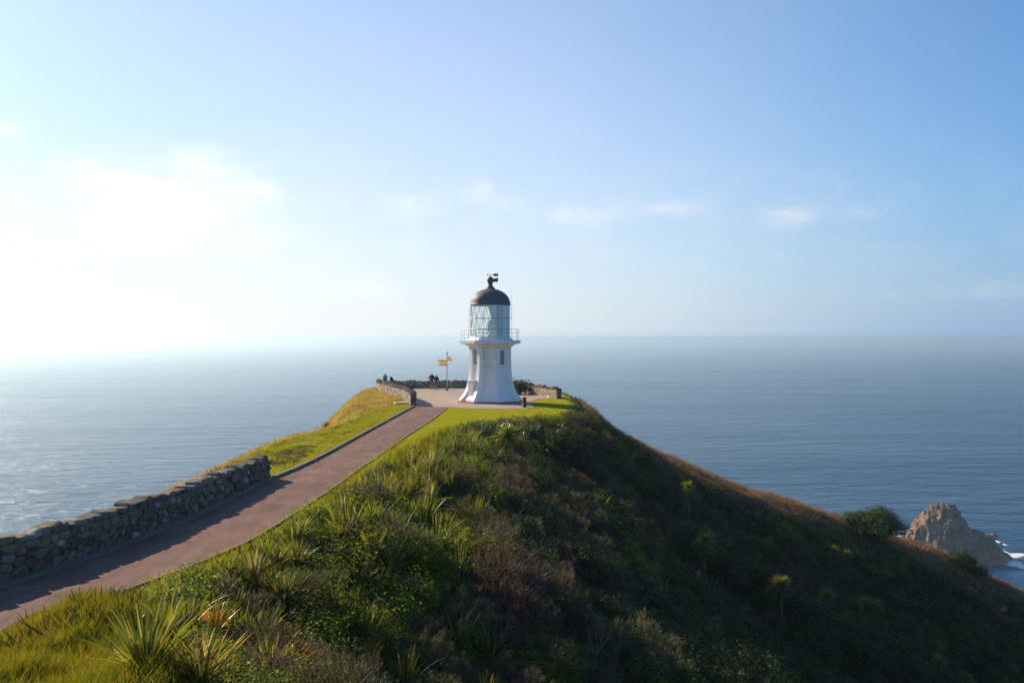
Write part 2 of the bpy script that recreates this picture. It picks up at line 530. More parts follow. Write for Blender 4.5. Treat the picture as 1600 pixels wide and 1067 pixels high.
class MB:
    """collects shapes for one mesh"""
    def __init__(self):
        self.v = []
        self.f = []
        self.t = []

    def add(self, vs, fs, tint=0.5):
        b = len(self.v)
        self.v += [tuple(p) for p in vs]
        self.f += [tuple(i + b for i in q) for q in fs]
        self.t += [tint] * len(vs)
        return self

    def box(self, c, s, rz=0.0, tint=0.5):
        cx, cy, cz = c
        hx, hy, hz = s[0] / 2, s[1] / 2, s[2] / 2
        cs, sn = math.cos(rz), math.sin(rz)
        vs = []
        for dz in (-hz, hz):
            for dx, dy in ((-hx, -hy), (hx, -hy), (hx, hy), (-hx, hy)):
                vs.append((cx + dx * cs - dy * sn, cy + dx * sn + dy * cs, cz + dz))
        return self.add(vs, [(3, 2, 1, 0), (4, 5, 6, 7), (0, 1, 5, 4), (1, 2, 6, 5), (2, 3, 7, 6), (3, 0, 4, 7)], tint)

    def tube(self, pts, rad, n=6, tint=0.5, cap=True):
        pts = [Vector(p) for p in pts]
        if not isinstance(rad, (list, tuple)): rad = [rad] * len(pts)
        vs = []
        for i, p in enumerate(pts):
            d = (pts[min(i + 1, len(pts) - 1)] - pts[max(i - 1, 0)]).normalized()
            u = d.cross(Vector((0, 0, 1)))
            if u.length < 0.05: u = d.cross(Vector((1, 0, 0)))
            u.normalize()
            w = d.cross(u)
            for k in range(n):
                a = 2 * math.pi * k / n
                vs.append(p + (u * math.cos(a) + w * math.sin(a)) * rad[i])
        fs = []
        for i in range(len(pts) - 1):
            for k in range(n):
                a, b = i * n + k, i * n + (k + 1) % n
                fs.append((a, b, b + n, a + n))
        if cap:
            fs.append(tuple(range(n))[::-1])
            fs.append(tuple(range((len(pts) - 1) * n, len(pts) * n)))
        return self.add(vs, fs, tint)

    def lathe(self, prof, n=24, c=(0, 0, 0), tint=0.5):
        vs = []
        for r, z in prof:
            for k in range(n):
                a = 2 * math.pi * k / n
                vs.append((c[0] + r * math.cos(a), c[1] + r * math.sin(a), c[2] + z))
        fs = []
        for i in range(len(prof) - 1):
            for k in range(n):
                a, b = i * n + k, i * n + (k + 1) % n
                fs.append((a, b, b + n, a + n))
        fs.append(tuple(range(n))[::-1])
        fs.append(tuple(range((len(prof) - 1) * n, len(prof) * n)))
        return self.add(vs, fs, tint)

    def mesh(self, name, mat, smooth=False):
        me = bpy.data.meshes.new(name)
        me.from_pydata(self.v, [], self.f)
        a = me.attributes.new('tint', 'FLOAT', 'POINT')
        a.data.foreach_set('value', np.asarray(self.t, np.float32))
        if smooth:
            me.polygons.foreach_set('use_smooth', np.ones(len(me.polygons), bool))
        me.update()
        me.materials.append(mat)
        return me

    def build(self, name, mat, parent=None, loc=None, smooth=False):
        return link(name, self.mesh(name, mat, smooth), None, parent, loc)


# ---------------------------------------------------------------- noise and terrain
_perm = rng.permutation(512)
_perm = np.concatenate([_perm, _perm, _perm])
_grad = rng.normal(size=(512, 2))
_grad /= np.linalg.norm(_grad, axis=1)[:, None]


def perlin(x, y):
    x = np.asarray(x, float); y = np.asarray(y, float)
    xi = np.floor(x).astype(int); yi = np.floor(y).astype(int)
    xf = x - xi; yf = y - yi
    u = xf * xf * xf * (xf * (xf * 6 - 15) + 10)
    v = yf * yf * yf * (yf * (yf * 6 - 15) + 10)
    def g(ix, iy, dx, dy):
        h = _perm[(_perm[ix & 511] + iy) & 511]
        return _grad[h, 0] * dx + _grad[h, 1] * dy
    a = g(xi, yi, xf, yf); b = g(xi + 1, yi, xf - 1, yf)
    c = g(xi, yi + 1, xf, yf - 1); d = g(xi + 1, yi + 1, xf - 1, yf - 1)
    return (a + (b - a) * u) + ((c + (d - c) * u) - (a + (b - a) * u)) * v


def fbm(x, y, o=4, gain=0.5):
    s = 0; a = 1.0
    for i in range(o):
        s = s + a * perlin(np.asarray(x) * 2 ** i + 17.3 * i, np.asarray(y) * 2 ** i + 9.1 * i)
        a *= gain
    return s


def sstep(x, a, b):
    t = np.clip((np.asarray(x, float) - a) / (b - a), 0, 1)
    return t * t * (3 - 2 * t)


LEFT = [(-16, -14), (-14.3, 8), (-12.9, 20), (-11.9, 28), (-11.5, 36), (-11.8, 43), (-11.8, 50), (-11.6, 56), (-10.4, 60.5), (-10.2, 66), (-10.9, 72), (-12.0, 78), (-12.9, 84), (-13.5, 92), (-14.5, 101), (-14.3, 107)]
FAR = [(-8, 109), (-2, 109), (2.0, 106.5), (4.4, 98), (5.0, 90)]
RIGHT = [(4.7, 84), (4.7, 79), (4.2, 74), (3, 69), (0.5, 66.3), (-2, 64.3), (-3.8, 60), (-4.9, 53), (-5.6, 45), (-6.0, 36), (-6.4, 30), (-7.3, 23.5), (-8.4, 19.8), (-10, 12), (-12, 0), (-13, -14)]
PLATEAU = LEFT + FAR + RIGHT
SPUR = [(2.5, 85, 0.0), (7.4, 88, -2.45), (13.5, 91.5, -5.2), (20, 95, -8.25), (25, 97, -10.1), (32, 100, -12.7), (42.5, 105, -16.8), (56.6, 110, -22.1), (76, 117, -31), (112, 126, -58), (165, 138, -112), (230, 150, -165)]
MOUND = [(-6, -14, 4.9), (-2.5, -3, 4.2), (-2.2, 3, 3.35), (-3.6, 8, 2.35), (-4.9, 12, 1.62), (-6.6, 16.3, 0.9), (-8.0, 18.8, 0.3)]

PATH_L = [(-13.2, 9), (-12.3, 15), (-11.35, 20), (-10.5, 23), (-9.9, 26), (-9.45, 30), (-9.22, 34), (-9.05, 37.5), (-8.72, 41), (-8.5, 45), (-8.36, 50), (-8.12, 59), (-7.85, 68), (-7.65, 74), (-7.55, 77.5)]
PATH_R = [(-10.3, 9), (-9.4, 15), (-8.6, 20), (-7.6, 23.5), (-7.0, 26.5), (-6.72, 30.5), (-6.45, 36), (-6.3, 41), (-6.06, 46.5), (-5.89, 52), (-5.62, 58), (-5.45, 61), (-5.2, 68), (-5.05, 73), (-5.0, 76.9)]


def smooth_line(pts, n):
    p = np.array(pts, float)
    d = np.concatenate([[0], np.cumsum(np.linalg.norm(np.diff(p, axis=0), axis=1))])
    s = np.linspace(0, d[-1], n)
    # Catmull-Rom through the points
    out = []
    for q in s:
        i = min(np.searchsorted(d, q, 'right') - 1, len(p) - 2)
        t = (q - d[i]) / (d[i + 1] - d[i])
        p0, p1, p2, p3 = p[max(i - 1, 0)], p[i], p[i + 1], p[min(i + 2, len(p) - 1)]
        out.append(0.5 * ((2 * p1) + (-p0 + p2) * t + (2 * p0 - 5 * p1 + 4 * p2 - p3) * t * t + (-p0 + 3 * p1 - 3 * p2 + p3) * t ** 3))
    return np.array(out)


def poly_dist(px, py, pts):
    p = np.array(pts, float)
    best = np.full(np.shape(px), 1e9); bz = np.zeros(np.shape(px))
    for a, b in zip(p[:-1], p[1:]):
        d = b[:2] - a[:2]
        t = np.clip(((px - a[0]) * d[0] + (py - a[1]) * d[1]) / (d @ d), 0, 1)
        ds = np.hypot(px - a[0] - t * d[0], py - a[1] - t * d[1])
        if p.shape[1] > 2:
            bz = np.where(ds < best, a[2] + t * (b[2] - a[2]), bz)
        best = np.minimum(best, ds)
    return best, bz


def inside(px, py, poly):
    c = np.zeros(np.shape(px), bool)
    n = len(poly)
    for i in range(n):
        x1, y1 = poly[i][:2]; x2, y2 = poly[(i + 1) % n][:2]
        if y1 == y2: continue
        hit = ((y1 > py) != (y2 > py)) & (px < (x2 - x1) * (py - y1) / (y2 - y1) + x1)
        c ^= hit
    return c


def ridge_x(y):
    return np.interp(y, [m[1] for m in MOUND], [m[0] for m in MOUND])


_path_poly = [tuple(p) for p in PATH_L] + [tuple(p) for p in PATH_R[::-1]]


def fall(d, s, a):
    return s * (np.sqrt(d * d + a * a) - a)


def terrain(px, py, full=False):
    px = np.asarray(px, float); py = np.asarray(py, float)
    d, _ = poly_dist(px, py, PLATEAU + PLATEAU[:1])
    ins = inside(px, py, PLATEAU)
    d = np.where(ins, 0, d)
    right = sstep(px, -10.0, -9.0) * (1 - sstep(py, 100, 108) * (1 - sstep(px, 4, 12)))
    cn = sstep(px, 0.5, 4.5) * sstep(py, 57, 68)
    zp = -(right * (fall(d, 0.68, 3.0) * (1 - cn) + cn * fall(d, 0.95, 1.2)) + (1 - right) * fall(d, 1.35, 1.6))
    ds, hs = poly_dist(px, py, SPUR)
    zs = hs - fall(ds, 0.66, 6.0)
    dm, hm = poly_dist(px, py, MOUND)
    zm = hm - fall(dm, 0.72, 1.6)
    k = 0.55
    z = np.maximum(zp, zs) 
    z = np.where(np.abs(zp - zs) < k, z + (k - np.abs(zp - zs)) ** 2 / (4 * k), z) - 0.0
    z2 = np.maximum(z, zm)
    z = np.where(ins & (dm > 2.8), z2, np.where(np.abs(z - zm) < 0.5, z2 + (0.5 - np.abs(z - zm)) ** 2 / 2.0, z2))
    z = np.where(ins & (zm < 0), 0, z)
    m = sstep(np.minimum(d, 6), 0.2, 4.0)
    dp, _ = poly_dist(px, py, _path_poly + _path_poly[:1])
    z = z + m * (0.55 * fbm(px * 0.13, py * 0.13, 3) + 0.32 * fbm(px * 0.42 + 5, py * 0.42, 3))
    far = sstep(d, 14, 60)
    z = z + far * 5.0 * fbm(px * 0.045, py * 0.045, 4)
    # uneven verge left of the path and the near grass bank
    lv = sstep(dp, 0.5, 2.0) * ((px < -7) | (py < 22)) * (py < 76) * ~inside(px, py, _path_poly)
    z = z + lv * (np.where(py < 22, 0.34, 0.18) * fbm(px * 0.5, py * 0.5, 3))
    # dry bank gullies on the seaward side
    lb = sstep(d, 0.5, 2.5) * (1 - right)
    z = z + lb * 0.75 * fbm(px * 0.25 + py * 0.1, py * 0.45, 3)
    z = np.maximum(z, -156.0)
    if full:
        return z, d, ds, dm, right, ins
    return z


SEA_Z = -150.0


def grow(a, b, s0, r):
    out = [a]; s = s0
    sg = 1 if b > a else -1
    while (out[-1] - b) * sg < 0:
        out.append(out[-1] + sg * s); s *= r
    return out[1:]


xs = np.array(sorted(grow(-19, -190, 0.6, 1.12)) + list(np.arange(-19, 15, 0.33)) + list(np.arange(15, 64, 0.6)) + grow(64, 300, 0.8, 1.1))
ys = np.array(sorted(grow(4, -60, 0.8, 1.2)) + list(np.arange(4, 112, 0.42)) + grow(112, 330, 0.7, 1.1))
GX, GY = np.meshgrid(xs, ys)
GZ, GD, GDS, GDM, GR, GIN = terrain(GX, GY, True)


def ground_colour(x, y, d, ds, dm, right, z):
    n = fbm(x * 0.22, y * 0.22, 4)
    n2 = fbm(x * 0.9 + 3, y * 0.9, 3)
    lawn = np.array([0.22, 0.235, 0.012]); lawn2 = np.array([0.34, 0.30, 0.022])
    dry = np.array([0.42, 0.30, 0.09]); dry2 = np.array([0.15, 0.095, 0.04])
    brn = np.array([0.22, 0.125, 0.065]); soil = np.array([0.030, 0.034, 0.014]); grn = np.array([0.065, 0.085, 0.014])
    def mixc(a, b, t): return a + (b - a) * t[..., None]
    c = mixc(np.broadcast_to(lawn, x.shape + (3,)), np.broadcast_to(lawn2, x.shape + (3,)), sstep(n + 0.6 * n2, -0.25, 0.5))
    n3_ = fbm(x * 0.55 + 21, y * 0.55 + 4, 4, 0.6)
    c = mixc(c, np.broadcast_to(np.array([0.20, 0.155, 0.04]), x.shape + (3,)), 0.75 * sstep(n3_, 0.12, 0.5))
    # golden seaward bank
    seaward = (1 - right) * sstep(d + 0.9 * n2 + 0.8 * n, -0.2, 1.6)
    gold = mixc(np.broadcast_to(dry, x.shape + (3,)), np.broadcast_to(dry2, x.shape + (3,)), sstep(n2 + n, -0.1, 0.6))
    head = sstep(y, 68, 74) * sstep(-x, 9.6, 11.2) * (y < 106)
    c = mixc(c, gold, np.clip(np.maximum(seaward, head), 0, 1))
    # planted slope
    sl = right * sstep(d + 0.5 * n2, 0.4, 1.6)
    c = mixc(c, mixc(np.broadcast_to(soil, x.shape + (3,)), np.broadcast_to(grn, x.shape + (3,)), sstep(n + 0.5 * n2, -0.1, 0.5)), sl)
    # brown crest of the spur
    cr = (1 - sstep(ds + 1.6 * n + 0.8 * n2, 4.2, 8.0)) * sstep(x, 5, 8)
    c = mixc(c, np.broadcast_to(brn, x.shape + (3,)), cr)
    # grass bank near the camera
    rt_ = x > ridge_x(y)
    gb = np.where(rt_, 1 - sstep(dm + 0.5 * n2, 0.5, 1.3), 1 - sstep(dm + 0.8 * n2, 1.9, 3.4)) * (y < 22)
    g2 = mixc(np.broadcast_to(np.array([0.075, 0.072, 0.008]), x.shape + (3,)), np.broadcast_to(np.array([0.15, 0.105, 0.012]), x.shape + (3,)), sstep(n2, -0.3, 0.4))
    c = mixc(c, g2, gb)
    rock = sstep(-z, 28, 60)
    c = mixc(c, np.broadcast_to(np.array([0.16, 0.12, 0.085]), x.shape + (3,)), rock)
    return c


GC = ground_colour(GX, GY, GD, GDS, GDM, GR, GZ)
ny, nx = GX.shape
idx = np.arange(ny * nx).reshape(ny, nx)
quads = np.stack([idx[:-1, :-1], idx[:-1, 1:], idx[1:, 1:], idx[1:, :-1]], -1).reshape(-1, 4)
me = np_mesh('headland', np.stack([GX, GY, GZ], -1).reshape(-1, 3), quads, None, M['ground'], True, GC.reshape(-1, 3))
tag(link('headland', me), kind='structure')

# sea
n = 96
ang = np.linspace(0, 2 * math.pi, n, endpoint=False)
rad = np.array([0.0, 300, 1500, 6000, 30000, 120000])
v = [(0, 0, 0)]
for r in rad[1:]:
    v += [(r * math.cos(a), r * math.sin(a), 0) for a in ang]
tri = [(0, 1 + k, 1 + (k + 1) % n, 1 + (k + 1) % n) for k in range(n)]
m = bpy.data.meshes.new('sea')
fs = [(0, 1 + k, 1 + (k + 1) % n) for k in range(n)]
for j in range(len(rad) - 2):
    for k in range(n):
        a = 1 + j * n + k; b = 1 + j * n + (k + 1) % n
        fs.append((a, a + n, b + n, b))
m.from_pydata(v, [], fs)
tag(link('sea', m, M['sea'], None, (0, 0, SEA_Z)), kind='structure')


def sheet(name, poly, z, mat):
    bm = bmesh.new()
    vs = [bm.verts.new((x, y, z)) for x, y in poly]
    f = bm.faces.new(vs)
    if f.normal.z < 0: f.normal_flip()
    bmesh.ops.triangulate(bm, faces=[f])
    me = bpy.data.meshes.new(name)
    bm.to_mesh(me); bm.free()
    return tag(link(name, me, mat), kind='structure')


pl = smooth_line(PATH_L, 90)
pr = smooth_line(PATH_R, 90)
strip_v = np.concatenate([np.c_[pl, np.full(90, 0.020)], np.c_[pr, np.full(90, 0.020)]])
i0 = np.arange(89)
tag(link('path', np_mesh('path', strip_v, np.stack([i0, i0 + 90, i0 + 91, i0 + 1], 1), None, M['path'])), kind='structure')
PLAZA = [(-7.5, 77.4), (-5.0, 76.9), (-3.2, 75.4), (-1.2, 74.8), (0.8, 75.0), (1.7, 76.4), (1.6, 80), (1.5, 84), (2.2, 87), (3.7, 87.6), (2.4, 93), (1.2, 98), (0.6, 104.2), (-4, 105.2), (-9, 105.2), (-13.6, 104.2), (-12.5, 98), (-10.7, 92), (-9.1, 87), (-8.0, 82)]
sheet('plaza', PLAZA, 0.014, M['plaza'])
LAWN = [(-5.0, 76.6), (-3.2, 75.1), (-1.2, 74.5), (1.0, 74.7), (2.0, 76.2), (1.95, 80), (1.9, 83.8), (2.5, 86.6), (3.9, 87.2), (4.6, 86), (4.6, 79), (4.1, 74), (2.9, 69.2), (0.5, 66.6), (-2, 64.7), (-3.9, 60), (-4.95, 54), (-5.55, 47.5), (-5.72, 54), (-5.45, 60), (-5.2, 66), (-5.0, 72)]
sheet('lawn', LAWN, 0.009, M['lawn'])


def extrude_line(pts, w, h, z0=0.0, off=0.0):
    """solid strip along a line; off shifts it to the left of its direction"""
    p = np.array(pts)
    t = np.gradient(p, axis=0)
    t /= np.linalg.norm(t, axis=1)[:, None]
    nrm = np.c_[-t[:, 1], t[:, 0]]
    a = p + nrm * (off + w / 2); b = p + nrm * (off - w / 2)
    n = len(p)
    v = np.concatenate([np.c_[a, np.full(n, z0)], np.c_[b, np.full(n, z0)], np.c_[b, np.full(n, z0 + h)], np.c_[a, np.full(n, z0 + h)]])
    fs = []
    for i in range(n - 1):
        for k in range(4):
            a0 = k * n + i; b0 = ((k + 1) % 4) * n + i
            fs.append((a0, b0, b0 + 1, a0 + 1))
    fs.append((0, n, 2 * n, 3 * n)[::-1]); fs.append((n - 1, 2 * n - 1, 3 * n - 1, 4 * n - 1))
    me = bpy.data.meshes.new('strip')
    me.from_pydata([tuple(q) for q in v], [], fs)
    return me


wall_i = pl[:, 1] < 38.6
tag(link('wall_footing', extrude_line(pl[wall_i], 0.26, 0.07, 0.0, 0.13), M['concrete']), kind='structure')
tag(link('kerb_seaward', extrude_line(pl[(pl[:, 1] > 37.4)], 0.15, 0.15, -0.03, 0.078), M['kerb']), kind='structure')
tag(link('kerb_landward', extrude_line(pr[:89], 0.10, 0.19, -0.14, -0.053), M['concrete']), kind='structure')

# ---------------------------------------------------------------- stone walls
def clip_poly(poly, a, nrm):
    out = []
    for i in range(len(poly)):
        p, q = poly[i], poly[(i + 1) % len(poly)]
        dp = (p[0] - a[0]) * nrm[0] + (p[1] - a[1]) * nrm[1]
        dq = (q[0] - a[0]) * nrm[0] + (q[1] - a[1]) * nrm[1]
        if dp <= 0: out.append(p)
        if (dp < 0) != (dq < 0) and dp != dq:
            t = dp / (dp - dq)
            out.append((p[0] + t * (q[0] - p[0]), p[1] + t * (q[1] - p[1])))
    return out


def rubble_cells(L, H, n, rs):
    """Voronoi cells, wider than tall, over a wall face L x H"""
    k = 1.35
    pts = np.c_[rs.uniform(0, L, n), rs.uniform(0, H * k, n)]
    wts = rs.uniform(0, 1, n)
    for it in range(3):
        cells = []
        for i in range(n):
            c = [(0, 0), (L, 0), (L, H * k), (0, H * k)]
            d = np.hypot(*(pts - pts[i]).T)
            for j in np.argsort(d)[1:16]:
                w = 0.5 + 0.10 * (wts[i] - wts[j])
                mid = pts[i] + (pts[j] - pts[i]) * w
                c = clip_poly(c, mid, pts[j] - pts[i])
                if len(c) < 3: break
            cells.append(c)
        if it < 2:
            for i, c in enumerate(cells):
                if len(c) >= 3: pts[i] = 0.45 * pts[i] + 0.55 * np.mean(np.array(c), 0)
    return [[(x, y / k) for x, y in c] for c in cells if len(c) >= 3]


def stone_tint(rs):
    u = rs.random()
    return rs.uniform(0.95, 1.0) if u < 0.05 else (rs.uniform(0.8, 0.92) if u < 0.15 else rs.uniform(0.0, 0.78))


def stone_from_cell(cell, rs, depth=0.2):
    """a stone whose outline is the cell, in (along, out, up)"""
    c = np.array(cell)
    mid = c.mean(0)
    r = np.hypot(*(c - mid).T).mean()
    g = 0.007
    # split the long sides so that outlines are not straight
    ring = []
    for i in range(len(c)):
        a, b = c[i], c[(i + 1) % len(c)]
        if np.hypot(*(b - a)) < 0.02: continue
        ring.append(a * 0.945 + mid * 0.055 + rs.normal(0, 0.006, 2))
        ring.append((a + b) / 2 * 0.985 + mid * 0.015 + rs.normal(0, 0.007, 2))
    ring = np.array(ring)
    dirv = mid - ring
    ln = np.maximum(np.hypot(*dirv.T), 1e-4)[:, None]
    ring = ring + dirv / ln * np.minimum(g, ln * 0.3)
    n = len(ring)
    po = rs.uniform(0.0, 0.05)
    tilt = rs.normal(0, 0.16, 2)
    vs = []
    for sc, out in ((1.0, -depth), (1.0, po * 0.5 + 0.002), (0.90, po + 0.022)):
        for q in ring:
            w = mid + (q - mid) * sc
            o = out + ((w - mid) @ tilt + rs.normal(0, 0.005) if out > -depth else 0)
            vs.append((w[0], o, w[1]))
    vs.append((mid[0] + rs.normal(0, 0.02), po + 0.026 + rs.normal(0, 0.012), mid[1] + rs.normal(0, 0.015)))
    fs = []
    for k in range(2):
        for i in range(n):
            j = (i + 1) % n
            fs.append((k * n + i, k * n + j, (k + 1) * n + j, (k + 1) * n + i))
    for i in range(n):
        fs.append((2 * n + i, 2 * n + (i + 1) % n, 3 * n))
    return vs, fs


def rough_block(sx, sy, sz, rs, jit=0.14):
    """an irregular stone block with cut corners"""
    bm = bmesh.new()
    bmesh.ops.create_cube(bm, size=1.0)
    bmesh.ops.bevel(bm, geom=bm.edges[:], offset=0.17, segments=1, affect='EDGES')
    vs = []
    sk = rs.normal(0, 0.12, 3)
    for v in bm.verts:
        p = np.array(v.co) + rs.normal(0, jit * 0.35, 3)
        p[2] += sk[0] * p[0] + sk[1] * p[1]
        vs.append((p[0] * sx, p[1] * sy, p[2] * sz))
    bm.verts.index_update()
    fs = [tuple(v.index for v in f.verts) for f in bm.faces]
    bm.free()
    return vs, fs


class Line2:
    def __init__(self, pts, n=60):
        self.p = smooth_line(pts, n)
        self.s = np.concatenate([[0], np.cumsum(np.linalg.norm(np.diff(self.p, axis=0), axis=1))])
        self.L = self.s[-1]

    def at(self, q):
        i = int(np.clip(np.searchsorted(self.s, q, 'right') - 1, 0, len(self.p) - 2))
        t = (q - self.s[i]) / (self.s[i + 1] - self.s[i])
        a, b = self.p[i], self.p[i + 1]
        d = (b - a) / np.linalg.norm(b - a)
        return a + (b - a) * t, d


def place(line, vs, side):
    """(along, out, up) to the world; out is towards the right of the line when side = 1"""
    res = []
    tp = getattr(line, 'taper', 0.0)
    for u, o, z in vs:
        p, d = line.at(u)
        z = z * (1.0 - tp * u / line.L)
        nr = np.array([d[1], -d[0]]) * side
        q = p + nr * o
        res.append((q[0], q[1], z))
    return res


def near_wall():
    rs = np.random.default_rng(5)
    root = tag(empty('stone_wall', (-10.3, 28, 0)), 'long dry stone wall with jagged capping beside the red path in front', 'wall')
    T = 0.46
    pts = [(p[0] - 0.30, p[1]) for p in smooth_line(PATH_L, 120) if 14.5 < p[1] < 38.2]
    ln = Line2(pts, 100)
    ln.taper = 0.20
    H = 0.88
    s_vis = 5.6           # the part of the wall further left than the picture
    inv = Vector((10.3, -28, 0))
    # core
    n = 60
    core = []
    q = np.linspace(0, ln.L, n)
    for u in q:
        core += place(ln, [(u, -0.06, -0.1), (u, -T + 0.05, -0.1), (u, -T + 0.05, H - 0.02), (u, -0.06, H - 0.02)], 1)
    fs = []
    for i in range(n - 1):
        for k in range(4):
            a, b = i * 4 + k, i * 4 + (k + 1) % 4
            fs.append((a, b, b + 4, a + 4))
    fs += [(0, 1, 2, 3), tuple((n - 1) * 4 + k for k in (3, 2, 1, 0))]
    MB().add([Vector(p) + inv for p in core], fs).build('wall_core', M['mortar'], root)
    # face stones in view, each a part
    Lv = ln.L - s_vis
    for c in rubble_cells(Lv, H, 285, rs):
        vs, f = stone_from_cell(c, rs)
        vs = [(u + s_vis, o, z) for u, o, z in vs]
        vs = [(min(u, ln.L - 0.001), o, z) for u, o, z in vs]
        MB().add([Vector(p) + inv for p in place(ln, vs, 1)], f, stone_tint(rs)).build('stone', M['stone'], root)
    # end face by the verge
    pe, de = ln.at(ln.L - 0.001)
    nr = np.array([de[1], -de[0]])
    for c in rubble_cells(T, H, 9, rs):
        vs, f = stone_from_cell(c, rs, 0.12)
        w = []
        for u, o, z in vs:
            p = pe + de * (o + 0.005) - nr * (u - 0.02)
            w.append(Vector((p[0], p[1], z * 0.8)) + inv)
        MB().add(w, f, stone_tint(rs)).build('stone', M['stone'], root)
    # capping stones
    u = s_vis
    while u < ln.L - 0.05:
        w = rs.uniform(0.20, 0.55)
        h = rs.uniform(0.13, 0.27)
        vs, f = rough_block(w * 1.02, T * rs.uniform(0.9, 1.12), h, rs)
        a = rs.normal(0, 0.10)
        vv = [(u + w / 2 + x, -T / 2 + y, H + h * 0.42 + z + a * x) for x, y, z in vs]
        vv = [(min(max(x, 0.001), ln.L + 0.0), y, z) for x, y, z in vv]
        MB().add([Vector(p) + inv for p in place(ln, vv, 1)], f, stone_tint(rs)).build('capping_stone', M['stone'], root)
        u += w
    # the stretch outside the picture
    mb = MB()
    for c in rubble_cells(s_vis, H, 75, rs):
        vs, f = stone_from_cell(c, rs)
        mb.add([Vector(p) + inv for p in place(ln, vs, 1)], f, stone_tint(rs))
    u = 0.0
    while u < s_vis - 0.3:
        w = rs.uniform(0.25, 0.5)
        vs, f = rough_block(w, T, 0.2, rs)
        mb.add([Vector(p) + inv for p in place(ln, [(max(u + w / 2 + x, 0.001), -T / 2 + y, H + 0.08 + z) for x, y, z in vs], 1)], f, stone_tint(rs))
        u += w
    tag(mb.build('stone_run', M['stone'], root), kind='stuff')


near_wall()


def far_wall(pts, H, T, seed, label, stone_w=0.34, cap=0.22):
    rs = np.random.default_rng(seed)
    ln = Line2(pts, 50)
    p0 = ln.at(ln.L / 2)[0]
    root = tag(empty('stone_wall', (p0[0], p0[1], 0)), label, 'wall')
    inv = Vector((-p0[0], -p0[1], 0))
    n = 40
    core = []
    for u in np.linspace(0, ln.L, n):
        core += place(ln, [(u, T / 2 - 0.06, -0.4), (u, -T / 2 + 0.06, -0.4), (u, -T / 2 + 0.06, H), (u, T / 2 - 0.06, H)], 1)
    fs = []
    for i in range(n - 1):
        for k in range(4):
            a, b = i * 4 + k, i * 4 + (k + 1) % 4
            fs.append((a, b, b + 4, a + 4))
    fs += [(0, 1, 2, 3), tuple((n - 1) * 4 + k for k in (3, 2, 1, 0))]
    MB().add([Vector(p) + inv for p in core], fs).build('wall_core', M['mortar'], root)
    mb = MB()
    for side in (1, -1):
        z = -0.05
        while z < H - 0.05:
            ch = rs.uniform(0.15, 0.25)
            u = rs.uniform(0, 0.2)
            while u < ln.L - 0.1:
                w = rs.uniform(0.6, 1.5) * stone_w
                vs, f = rough_block(w * 0.94, 0.2, ch * 0.92, rs)
                vv = [(min(max(u + w / 2 + x, 0.001), ln.L), side * (T / 2 - 0.10) + y + rs.normal(0, 0.006), z + ch / 2 + q) for x, y, q in vs]
                mb.add([Vector(p) + inv for p in place(ln, vv, 1)], f, stone_tint(rs))
                u += w
            z += ch
    tag(mb.build('face_stones', M['stone_sunlit'], root), kind='stuff')
    mb = MB()
    u = 0.0
    while u < ln.L:
        w = rs.uniform(0.2, 0.45)
        h = rs.uniform(0.6, 1.5) * cap
        vs, f = rough_block(w * 0.9, T * rs.uniform(0.8, 1.05), h, rs)
        vv = [(min(max(u + w / 2 + x, 0.001), ln.L), y, H + h * 0.42 + q + rs.normal(0, 0.01)) for x, y, q in vs]
        mb.add([Vector(p) + inv for p in place(ln, vv, 1)], f, stone_tint(rs))
        u += w
    tag(mb.build('capping_stones', M['stone'], root), kind='stuff')


far_wall([(-7.75, 78.2), (-8.25, 82), (-9.35, 87), (-10.95, 92), (-12.75, 98), (-13.9, 103.6)], 0.82, 0.5, 21, 'curved sunlit stone wall between the dry bank and the beige plaza')
far_wall([(-14.1, 104.6), (-11, 105.6), (-6, 106.0), (-2, 105.8), (0.9, 104.9)], 0.62, 0.5, 22, 'dark shaded stone wall along the seaward rim behind the standing visitors')
far_wall([(0.9, 103.5), (1.3, 98), (2.4, 93), (4.15, 87.6)], 0.72, 0.5, 23, 'short tan stone wall right of the lighthouse and rounded bush')

